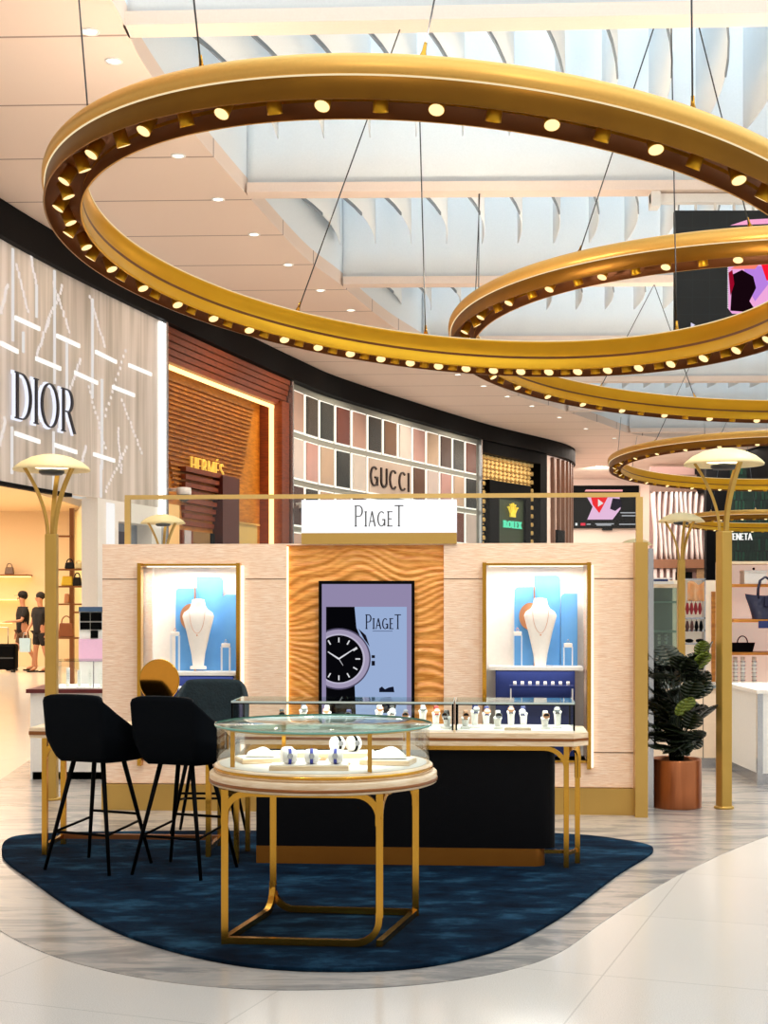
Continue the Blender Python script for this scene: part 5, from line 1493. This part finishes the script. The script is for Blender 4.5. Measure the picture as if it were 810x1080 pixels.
# ------------------------------------------------------------------ dior interior furnishings
def shop_items():
    Y = 26.6
    X = lambda px, Y=Y: at(px, 0, Y).x
    Z = lambda py, Y=Y: at(0, py, Y).z
    t = thing('display_shelving', 'open bronze shelving rack inside the pale shop behind the lamp pole', 'shelving', (X(76), Y, 0))
    x0 = X(76); m = MB(); m.box(-.04, .04, -.04, .04, 0, 3.3); m.box(X(94)-x0-.02, X(94)-x0+.02, -.02, .02, .8, Z(588)); m.build('upright', 'bronze', t)
    for (a, b, y) in [(58, 76, 565), (58, 94, 600), (58, 94, 618), (58, 94, 636.5), (76, 94, 645), (60, 84, 672)]:
        MB().box(X(a)-x0, X(b)-x0, -.14, .14, Z(y)-.03, Z(y)).build('shelf', 'bronze', t)
    def bag(px, py, w, h, mat, lab, Yb=26.55, handle=True, nm='handbag'):
        q = thing(nm, lab, 'handbag', (at(px, 0, Yb).x, Yb, at(0, py, Yb).z+.001))
        MB().hexa([(-w/2, -.06, 0), (w/2, -.06, 0), (w/2, .06, 0), (-w/2, .06, 0), (-w*.42, -.03, h), (w*.42, -.03, h), (w*.42, .03, h), (-w*.42, .03, h)]).build('bag_body', mat, q, bevel=.02)
        if handle:
            m = MB(); m.tube([(w*.3*math.cos(PI*i/12), 0, h+h*.5*math.sin(PI*i/12)) for i in range(13)], .012, 6); m.build('handle', mat, q)
    bag(71, 617.9, .22, .18, 'yellow', 'small yellow handbag on the bronze rack left of its upright', handle=False)
    bag(81.5, 617.9, .16, .16, 'darkcloth', 'small black handbag on the bronze rack right of its upright')
    bag(73.5, 599.9, .18, .12, 'darkcloth', 'dark handbag on the upper shelf of the bronze rack', 26.55)
    bag(83, 599.9, .14, .10, 'cream', 'small cream handbag on the upper shelf of the bronze rack')
    bag(70, 671.9, .30, .26, P('brown leather', rgb(150, 84, 40), .5), 'brown leather bag on the lowest shelf of the bronze rack')
    bag(70.5, 636.3, .10, .18, 'rose', 'slim rose coloured bag on the middle shelf of the rack', handle=False)
    # left wall shelves
    for i, (py, x1, lab) in enumerate([(606, 32, 'upper wall shelf holding a handbag on the back wall of the pale shop'), (630.5, 25, 'lower wall shelf above the capped shopper on the shop back wall'), (655, 12, 'lowest wall shelf left of the capped shopper')]):
        a = at(-30, py, 33.8); b = at(x1, py, 33.8)
        o = thing('wall_shelf', lab, 'shelf', (a.x, 33.7, a.z-.04))
        MB().box(0, b.x-a.x, -.2, .29, 0, .04).build('board', 'bronze' if i == 0 else 'cream', o)
        MB().box(.02, b.x-a.x-.02, .0, .27, -.02, 0).build('shelf_led', 'warmled', o)
    bag(10, 605.8, .22, .17, P('grey leather', rgb(110, 84, 70), .5), 'grey handbag on the upper wall shelf of the pale shop', 33.7)
shop_items()

# ------------------------------------------------------------------ people
def skinmesh(name, verts, edges, mat, parent, root=0, sub=1):
    me = bpy.data.meshes.new(name); me.from_pydata([v[:3] for v in verts], edges, []); me.update()
    o = bpy.data.objects.new(name, me); COL.objects.link(o)
    md = o.modifiers.new('skin', 'SKIN'); md.use_smooth_shade = True
    sv = me.skin_vertices[0].data if me.skin_vertices else None
    if sv is None:
        bpy.context.view_layer.objects.active = o; bpy.ops.mesh.customdata_skin_add(); sv = me.skin_vertices[0].data
    for i, v in enumerate(verts):
        r = v[3]; sv[i].radius = (r, r) if not isinstance(r, tuple) else r
        sv[i].use_root = (i == root)
    s = o.modifiers.new('sub', 'SUBSURF'); s.levels = sub; s.render_levels = sub
    dg = bpy.context.evaluated_depsgraph_get(); dg.update()
    nm = bpy.data.meshes.new_from_object(o.evaluated_get(dg))
    nm.materials.clear(); nm.materials.append(M[mat] if isinstance(mat, str) else mat)
    for p in nm.polygons: p.use_smooth = True
    bpy.data.objects.remove(o)
    o = bpy.data.objects.new(name, nm); COL.objects.link(o); o.parent = parent
    return o
def person(loc, rz, label, shirt, shorts, cap, armL, armR, stride=.22):
    t = thing('person', label, 'person', loc, rz)
    # facing -y ; x to its left/right
    V = [(0,0,.93,.13), (0,-.01,1.12,.125), (0,0,1.30,.14), (0,0,1.43,.075), (0,-.01,1.50,.05), (0,-.02,1.60,.085), (0,-.025,1.68,.075)]
    E = [(0,1),(1,2),(2,3),(3,4),(4,5),(5,6)]
    def chain(start, pts):
        p = start
        for q in pts: V.append(q); E.append((p, len(V)-1)); p = len(V)-1
        return p
    legs = []
    for sx, st_ in ((-1, 1), (1, -1)):
        legs.append(chain(0, [(sx*.09, 0, .86, .09), (sx*.10, -.10*st_*stride/.22, .48, .055), (sx*.10, -.02-.2*st_*stride/.22+.05, .28, .05), (sx*.10, -.16*st_*stride/.22+.04, .08, .034), (sx*.105, -.16*st_*stride/.22-.12, .035, .03)]))
    for sx, arm in ((-1, armL), (1, armR)):
        e = chain(2, [(sx*.17, 0, 1.38, .055), (sx*arm[0][0], arm[0][1], arm[0][2], .038), (sx*arm[1][0], arm[1][1], arm[1][2], .028)])
        hx, hy, hz = sx*arm[1][0], arm[1][1], arm[1][2]
        d = (Vector((hx, hy, hz)) - Vector((sx*arm[0][0], arm[0][1], arm[0][2]))).normalized()
        pc = Vector((hx, hy, hz)) + d*.07
        palm = chain(e, [(*pc, .024)])
        for k in range(4):
            f = pc + d*.05 + Vector(((k-1.5)*.02*sx, .012*abs(k-1.5), 0)); g2 = f + d*.035 + Vector((0, -.012, 0))
            chain(palm, [(*f, .009), (*g2, .008)])
        th = pc + Vector((-sx*.03, -.03, 0)); chain(palm, [(*th, .010)])
    skinmesh('body', V, E, 'skin', t, 0, 1)
    # shirt
    sv = [(0,0,.80,.165), (0,-.01,1.10,.155), (0,0,1.28,.165), (0,0,1.41,.10)]; se = [(0,1),(1,2),(2,3)]
    for sx, arm in ((-1, armL), (1, armR)):
        sv.append((sx*.19, 0, 1.37, .075)); se.append((2, len(sv)-1))
        e = Vector((sx*.19, 0, 1.37)).lerp(Vector((sx*arm[0][0], arm[0][1], arm[0][2])), .8); sv.append((*e, .07)); se.append((len(sv)-2, len(sv)-1))
    skinmesh('shirt', sv, se, shirt, t, 1, 1)
    pv = [(0,0,.96,.14)]; pe = []
    for sx, st_ in ((-1, 1), (1, -1)):
        pv += [(sx*.095, 0, .80, .105), (sx*.105, -.07*st_*stride/.22, .56, .09)]; pe += [(0, len(pv)-2), (len(pv)-2, len(pv)-1)]
    skinmesh('shorts', pv, pe, shorts, t, 0, 1)
    m = MB(); m.ball((0, .01, 1.675), .098, 12, 1, 1.08, .95)
    m.v = [v for v in m.v]; m.build('hair', 'hair', t)
    f = MB()
    for sx in (-1, 1): f.ball((sx*.03, -.108, 1.625), .009, 6)
    f.build('eyes', 'black', t)
    f = MB(); f.ball((0, -.118, 1.60), .016, 6, .7, 1, 1.3); f.build('nose', 'skin', t)
    f = MB(); f.ball((0, -.105, 1.565), .018, 6, 1.2, .6, .3); f.build('mouth', P('lips', rgb(160, 84, 74), .5), t)
    if cap:
        m = MB(); m.lathe([(.108, 1.675), (.11, 1.70), (.095, 1.75), (.06, 1.78), (0, 1.79)], n=24)
        m.grid(lambda u, v: (.085*math.cos(PI*u)*(1-.1*v), -.07 - .13*v*math.sin(PI*u)**.5, 1.685), 12, 4)
        m.build('cap', 'darkcloth', t, solid=.006)
    for sx, st_ in ((-1, 1), (1, -1)):
        y = -.16*st_*stride/.22
        m = MB(); m.prism(rounded(sx*.105-.045, sx*.105+.045, y-.19, y+.09, .04, ('bl', 'br', 'tr', 'tl')), 0, .028); m.build('sandal', 'black', t)
    return t
p1 = at(24, 707, 31.6)
person((p1.x-.1, 32.0, .0), math.radians(-55), 'person in black cap, dark T-shirt and brown shorts walking in the pale shop', 'darkcloth', 'khaki', True, [(.27, .02, 1.10), (.26, -.06, .84)], [(.24, -.12, 1.12), (.16, -.36, 1.10)])
p2 = at(47, 707, 31.2)
person((p2.x-.12, 31.3, .0), math.radians(-40), 'person in dark top and black shorts standing half hidden by the left lamp pole', 'darkcloth', 'darkcloth', False, [(.26, .0, 1.12), (.22, -.16, .93)], [(.26, .02, 1.10), (.27, -.04, .84)], .1)
def suitcase():
    p = at(-2, 0, 31.0)
    t = thing('suitcase', 'black suitcase standing on the floor left of the capped shopper', 'suitcase', (p.x, 31.2, 0))
    MB().box(-.36, .36, -.16, .16, .06, .62).build('shell', 'black', t, bevel=.05)
    m = MB()
    for x in (-.28, .28):
        for y in (-.1, .1): m.tube([(x-.02, y, .03), (x+.02, y, .03)], .03, 12)
    m.build('wheels', 'steel', t)
    m = MB(); m.tube(fillet([(-.14, .1, .62), (-.14, .1, .98), (.14, .1, .98), (.14, .1, .62)], [.04, .04]), .01, 6); m.build('pull_handle', 'silver', t)
    MB().box(-.32, .32, -.17, -.16, .30, .33).build('trim_strip', 'steel', t)
suitcase()
q = at(30.5, 0, 31.3)
o = thing('shopping_bag', 'pale blue shopping bag hanging between the two shoppers', 'shopping bag', (-7.82, 31.0, .45))
MB().hexa([(-.11, -.05, 0), (.11, -.05, 0), (.11, .05, 0), (-.11, .05, 0), (-.12, -.05, .3), (.12, -.05, .3), (.12, .05, .3), (-.12, .05, .3)]).build('bag_body', P('pale blue card', rgb(170, 200, 220), .6), o)
m = MB(); m.tube([(-.05, 0, .3), (-.03, 0, .42), (.03, 0, .42), (.05, 0, .3)], .005, 5); m.build('handle', 'white', o)

# ------------------------------------------------------------------ right-hand kiosk
def right_kiosk():
    # low cream counter behind the plant
    Y = 13.4; a = at(684, 0, Y).x; b = at(792, 0, Y).x; zt = EYE + (HY-723)*Y/F
    t = thing('sales_counter', 'low cream panelled counter behind the potted plant', 'counter', (a, Y, .004))
    W = b-a
    MB().box(0, W, 0, .5, .1, zt-.03).build('body', P('cream panel', rgb(250, 226, 200), .5), t)
    MB().box(0, W, -.03, .53, zt-.03, zt).build('worktop', P('grey glass top', rgb(130, 140, 142), .2), t)
    MB().box(0, W, .03, .45, 0, .1).build('kickboard', 'silver', t)
    m = MB()
    for x in (W*.53, W*.01): m.box(x, x+.006, -.003, 0, .1, zt-.03)
    m.build('joint', 'steel', t)
    Y2 = 12.2; a2 = at(800, 0, Y2).x
    t = thing('sales_counter', 'white counter corner at the right edge beside the lamp pole', 'counter', (a2, Y2, .004))
    MB().prism([(0, 0), (1.6, 0), (1.6, 1.1), (-.02, 1.1)], .1, zt).build('body', 'white', t)
    MB().prism([(-.02, -.02), (1.6, -.02), (1.6, 1.12), (-.04, 1.12)], zt, zt+.03).build('worktop', 'niche', t)
    MB().prism([(.03, .03), (1.6, .03), (1.6, 1.05), (0.01, 1.05)], 0, .1).build('kickboard', 'silver', t)
    MB().box(-.012, .035, -.012, .03, 0, zt).build('corner_post', 'silver', t)
    # bag shelving
    Y3 = 15.2
    X = lambda px: at(px, 0, Y3).x
    Z = lambda py: at(0, py, Y3).z
    x0 = X(745); x1 = X(880)
    t = thing('bag_shelving', 'cream backlit shelving with wooden shelf edges right of the lamp pole', 'shelving', (x0+.25, Y3, 0))
    xo = x0+.25; xs = X(768)-xo
    MB().box(xs, x1-xo, .4, .45, 0, Z(592)).build('back_panel', P('lit cream back', rgb(250, 222, 204), .6, emit=(1, .82, .72, 1), es=.35), t)
    for py in (592, 616, 653, 688, 723):
        MB().box(xs, x1-xo, -.24 if py == 653 else 0, .4, Z(py)-.03, Z(py)).build('shelf', 'amberwood' if py in (616, 653, 688) else 'tablewood', t)
    MB().box(xs-.03, xs, 0, .45, 0, Z(592)).build('side_panel', 'tablewood', t)
    def z_on(py): return Z(py)+.001
    # white box on top shelf
    q = thing('storage_box', 'white storage box on the shelf above the navy tote', 'box', (X(799), Y3+.18, z_on(616)))
    MB().box(-.12, .12, -.1, .1, 0, .12).build('carton', 'white', q, bevel=.004)
    MB().box(-.124, .124, -.104, .104, .12, .15).build('lid', 'white', q, bevel=.004)
    MB().ball((0, -.02, .165), .015, 8).build('knob', 'black', q)
    # navy tote
    q = thing('tote_bag', 'large navy leather tote with long handles on the shelf', 'handbag', (X(804), Y3-.12, z_on(653)))
    w = .19
    def body(u, v):
        a = 2*PI*u; ww = w*(.72+.42*v**1.3); dd = .075*(1-.65*v)
        x = ww*math.copysign(abs(math.cos(a))**.6, math.cos(a)); y = dd*math.copysign(abs(math.sin(a))**.8, math.sin(a))
        return (x, y, .25*v + (.02*(x/ww)**2 if v > .9 else 0) + .004*math.sin(20*u)*(1-v))
    m = MB(); m.grid(body, 40, 10); m.grid(lambda u, v: tuple(Vector(body(u, 0))*v + Vector((0, 0, 0))*(1-v)), 40, 3); m.build('bag_body', 'navyleather', q)
    for y in (-.03, .03):
        m = MB(); m.tube([(-.08, y, .22), (-.075, y, .32), (-.055, y, .41), (0, y, .45), (.055, y, .41), (.075, y, .32), (.08, y, .22)], .008, 8); m.build('handle', 'navyleather', q)
    m = MB(); m.box(-.025, .025, -.085, -.05, .14, .24); m.build('flap', 'navyleather', q)
    # small black bag
    q = thing('handbag', 'small black folded handbag on the shelf below the navy tote', 'handbag', (X(786), Y3+.12, z_on(688)))
    m = MB(); m.grid(lambda u, v: tuple(Vector(((.11*(1+.25*v))*math.copysign(abs(math.cos(2*PI*u))**.6, math.cos(2*PI*u)), .05*(1-.5*v)*math.sin(2*PI*u), .10*v))), 30, 6); m.grid(lambda u, v: (.11*v*math.cos(2*PI*u), .05*v*math.sin(2*PI*u), 0), 30, 2); m.grid(lambda u, v: (.1375*v*math.cos(2*PI*u), .025*v*math.sin(2*PI*u), .098), 30, 2)
    m.build('bag_body', 'black', q)
    m = MB(); m.tube([(.055*math.cos(PI*i/12), 0, .095+.075*math.sin(PI*i/12)) for i in range(13)], .007, 6); m.build('handle', 'black', q)
    # blue sign
    q = thing('shelf_sign', 'small navy blue sign with a white letter hanging below the tote shelf', 'sign', (X(793), Y3-.27, Z(662)))
    MB().box(0, .5, -.01, .01, 0, Z(654)-Z(661.5)).build('sign_plate', P('navy sign', rgb(24, 40, 100), .4), q)
    g = MB(); H = Z(654)-Z(661.5)
    text(g, 'S', lambda u, v, d: (.11+u, -.011-d, H*.18+v), .05, H*.64, .22, .18, 0, .1, .003); g.build('lettering', 'white', q)
    # clear risers
    for i, px in enumerate((778, 786, 798)):
        q = thing('bracelet_riser', ['clear riser of stacked bracelets nearest the lamp pole', 'clear riser of stacked bracelets, middle of three', 'clear riser of stacked bracelets at the right edge'][i], 'jewellery stand', (X(px), Y3+.1, z_on(723)), 0, 'bracelet risers under the black handbag')
        MB().box(-.03, .03, -.03, .03, 0, .02).build('base', 'white', q)
        m = MB(); m.tube([(0, 0, .02), (0, 0, .3)], .022, 14); m.build('column', 'white', q)
        m = MB()
        for k in range(6): m.tube([(.028*math.cos(2*PI*j/14), .028*math.sin(2*PI*j/14), .05+.04*k) for j in range(15)], .004, 5, cap=False)
        m.build('bracelets', 'silver', q)
    # grey green glass cabinet behind the middle lamp
    Y4 = 20.5; X = lambda px: at(px, 0, Y4).x; Z = lambda py: at(0, py, Y4).z
    xa, xb = X(684), X(716)
    t = thing('glass_cabinet', 'grey-green glass cabinet with white top right of the kiosk wall end', 'cabinet', (xa, Y4, 0))
    W = xb-xa
    MB().box(0, W, 0, .5, 0, .15).build('base', 'silver', t)
    MB().box(0, W, .45, .5, .15, Z(620)).build('back_panel', P('sage back', rgb(128, 138, 124), .5), t)
    MB().box(0, W, 0, .5, Z(620), Z(616)).build('top', 'tablewood', t)
    MB().box(0, W, 0, .01, .15, Z(620)).build('glass_front', 'greenglass', t)
    for py in (634, 665, 700): MB().box(.01, W-.01, .02, .45, Z(py)-.03, Z(py)).build('glass_shelf', P('pale glass', rgb(190, 206, 196), .2), t)
    m = MB()
    for x in (0, W-.03): m.box(x, x+.03, -.01, .02, .15, Z(620))
    m.build('corner_post', 'tablewood', t)
    for i in range(3):
        q = thing('bracelet_stand', ['bracelet column at the left of the green glass cabinet', 'bracelet column in the middle of the green glass cabinet', 'bracelet column at the right of the green glass cabinet'][i], 'jewellery stand', (X(691+7*i), Y4+.2, Z(688 if False else 700)+.001), 0, 'bracelet columns in the green glass cabinet')
        m = MB(); m.tube([(0, 0, 0), (0, 0, .42)], .02, 10); m.build('column', 'white', q)
        m = MB()
        for k in range(7): m.tube([(.04*math.cos(2*PI*j/12), .04*math.sin(2*PI*j/12), .05+.055*k) for j in range(13)], .007, 5, cap=False)
        m.build('bracelets', 'silver', q)
    q = thing('display_case', 'flat case of blue and white goods on top of the green glass cabinet', 'case', (xa+.06, Y4+.05, Z(616)+.001))
    MB().box(0, W-.12, 0, .35, 0, .04).build('tray', 'white', q); MB().box(.04, W-.2, .03, .3, .04, .07).build('blue_goods', 'navy', q)
    MB().box(.02, W-.14, .02, .33, .07, .09).build('lid', 'white', q)
    # rack of red and black glasses-case drops
    Y5 = 21; X = lambda px: at(px, 0, Y5).x; Z = lambda py: at(0, py, Y5).z
    xa, xb = X(720.5), X(744)
    t = thing('charm_rack', 'slim rack hung with crimson and black leather drops behind the plant', 'display rack', (xa, Y5, 0))
    W = xb-xa
    MB().box(0, W, .15, .18, 0, Z(612)).build('back_panel', P('cream rack', rgb(250, 226, 196), .6, emit=(1, .85, .7, 1), es=.25), t)
    m = MB()
    for py in (611, 652, 665, 679): m.box(0, W, -.02, .15, Z(py)-.012, Z(py)+.012)
    m.build('bars', 'silver', t)
    m = MB(); m.box(0, .02, -.02, .15, 0, Z(611)); m.box(W-.02, W, -.02, .15, 0, Z(611)); m.build('frame', 'silver', t)
    def drop(i, px, pt, pb, mat, lab):
        q = thing('leather_drop', lab, 'leather tag', (X(px), Y5-.06, Z(pb)), 0, 'leather drops hanging on the slim rack')
        h = Z(pt)-Z(pb); w = .036
        MB().prism([(-w*.3, h), (w*.3, h), (w*.75, h*.45), (w*.2, 0), (-w*.2, 0), (-w*.75, h*.45)], -.02, .02, 'y').build('tag_body', mat, q)
        MB().tube([(0, .0, h), (0, .0, h+.04)], .006, 5).build('loop', 'silver', q)
    names = ['leftmost', 'second from left', 'third from left', 'rightmost']
    for i in range(4): drop(i, 724+4.4*i, 636, 648, 'red', 'crimson leather drop on the upper bar, %s of four' % names[i])
    for i in range(4): drop(i, 724+4.8*i, 655, 666, 'black' if i > 1 else P('brown leather drop', rgb(90, 44, 34), .4), '%s leather drop on the lower bar, %s of four' % (('brown', 'brown', 'black', 'black')[i], names[i]))
    q = thing('scarf', 'orange and white folded scarf on the bar above the crimson drops', 'scarf', (X(733), Y5-.06, Z(634)))
    m = MB(); m.grid(lambda u, v: ((u-.5)*.24, .03*math.sin(u*11), (.27+.03*math.sin(u*7))*v), 20, 6); m.build('cloth', P('peach cloth', rgb(244, 206, 170), .7, vary=(rgb(250, 160, 60), 9)), q, solid=.01)
    q = thing('sandals', 'pair of black sandals at the foot of the slim rack', 'shoes', (X(731), Y5-.1, Z(679)+.013))
    for sx in (-1, 1): MB().ball((sx*.08, 0, .035), .05, 8, 1.3, 1.8, .6).build('shoe', 'black', q)
    # cream screens farther behind
    Y6 = 24
    xa = at(680, 0, Y6).x; xb = at(765, 0, Y6).x
    t = thing('partition', 'cream partition behind the rack with a wooden post', 'partition', (xa, Y6, 0))
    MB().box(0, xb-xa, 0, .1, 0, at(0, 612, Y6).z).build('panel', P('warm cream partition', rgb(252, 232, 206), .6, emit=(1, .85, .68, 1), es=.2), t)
    MB().box(at(750, 0, Y6).x-xa, at(754, 0, Y6).x-xa, -.05, 0, 0, at(0, 624, Y6).z).build('post', 'amberwood', t)
right_kiosk()

# ------------------------------------------------------------------ light
w = bpy.data.worlds.new('world'); scene.world = w; w.use_nodes = True
bg = w.node_tree.nodes['Background']; bg.inputs[0].default_value = (1.0, .95, .88, 1); bg.inputs[1].default_value = .6
def area(name, loc, rot, sx, sy, e, col):
    L = bpy.data.lights.new(name, 'AREA'); L.shape = 'RECTANGLE'; L.size = sx; L.size_y = sy; L.energy = e; L.color = col
    o = bpy.data.objects.new(name, L); COL.objects.link(o); o.location = loc; o.rotation_euler = rot; return o
area('sky_daylight', (9, 28, 11.2), (0, 0, 0), 30, 56, 9500, (.70, .89, 1.0))
area('shop_lamp', (-11, 28, 3.6), (0, 0, 0), 8, 8, 800, (1, .86, .68))
# concourse downlights (ceiling lights along the strip, real fittings' beams)
for i, (a, b) in enumerate(pts):
    if i % 3: continue
    p = cei(a, b)
    L = bpy.data.lights.new('ceiling_spot', 'SPOT'); L.energy = 650; L.spot_size = 2.0; L.spot_blend = .8; L.color = (1, .88, .72); L.shadow_soft_size = .1
    o = bpy.data.objects.new('ceiling_spot', L); COL.objects.link(o); o.location = (p.x, p.y, ZC-.04)
# spots in the rings
for (MX, R, n, e) in ((MX1, 3.4, 10, 150), (MX2, 4.7, 8, 130), (MX3, 3.4, 4, 100)):
    for i in range(n):
        an = 2*PI*i/n + .1
        p = MX @ Vector((R*math.cos(an), R*math.sin(an), -.05))
        L = bpy.data.lights.new('ring_spot', 'SPOT'); L.energy = e; L.spot_size = 1.9; L.spot_blend = .9; L.color = (1, .82, .58); L.shadow_soft_size = .06
        o = bpy.data.objects.new('ring_spot', L); COL.objects.link(o); o.location = p

# uplight troughs on top of the rings
for (MX, R, n, e) in ((MX1, 3.4, 6, 45), (MX2, 4.7, 6, 60), (MX3, 3.4, 4, 80)):
    for i in range(n):
        an = 2*PI*i/n + .4
        p = MX @ Vector((R*math.cos(an), R*math.sin(an), .45))
        area('ring_uplight', p, (PI, 0, 0), .5, .5, e, (1, .86, .70))

# added spots below the ceiling, put in to brighten the shop fronts
for px, e in ((40, 150), (140, 150), (230, 330), (290, 380), (350, 460), (420, 500), (480, 500), (540, 500), (590, 400)):
    sx = S(px); p = A(sx, 7.35, 2.6); q = A(sx, 4.4, 0)
    L = bpy.data.lights.new('front_fill_spot', 'SPOT'); L.energy = e; L.spot_size = 1.9; L.spot_blend = .8; L.color = (1, .88, .72); L.shadow_soft_size = .15
    o = bpy.data.objects.new('front_fill_spot', L); COL.objects.link(o); o.location = p; o.rotation_euler = (q - p).to_track_quat('-Z', 'Y').to_euler()
for (x, y, tx, ty, e) in ((12, 54, 13.5, 62, 1200), (13, 50, 16, 56, 700), (9.5, 63, 11, 70, 900)):  # more added spots, for the right-hand fronts and far wall
    p = Vector((x, y, 7.3)); q = Vector((tx, ty, 4.5))
    L = bpy.data.lights.new('front_fill_spot', 'SPOT'); L.energy = e; L.spot_size = 2.2; L.spot_blend = .8; L.color = (1, .9, .82); L.shadow_soft_size = .2
    o = bpy.data.objects.new('front_fill_spot', L); COL.objects.link(o); o.location = p; o.rotation_euler = (q - p).to_track_quat('-Z', 'Y').to_euler()
area('far_concourse_fill', (11, 62, 7.4), (0, 0, 0), 8, 14, 1500, (1, .88, .76))  # added area light, brightens the far end of the concourse

# added fill spots out of frame, brightening the kiosk front
for (x, y, e) in ((-2.5, 2.5, 700), (2.8, 2.5, 700)):
    p = Vector((x, y, 7.3)); q = Vector((x*.3, 10.5, 1.2))
    L = bpy.data.lights.new('added_fill_spot', 'SPOT'); L.energy = e; L.spot_size = 1.0; L.spot_blend = .9; L.color = (1, .88, .74); L.shadow_soft_size = .25
    o = bpy.data.objects.new('added_fill_spot', L); COL.objects.link(o); o.location = p; o.rotation_euler = (q - p).to_track_quat('-Z', 'Y').to_euler()
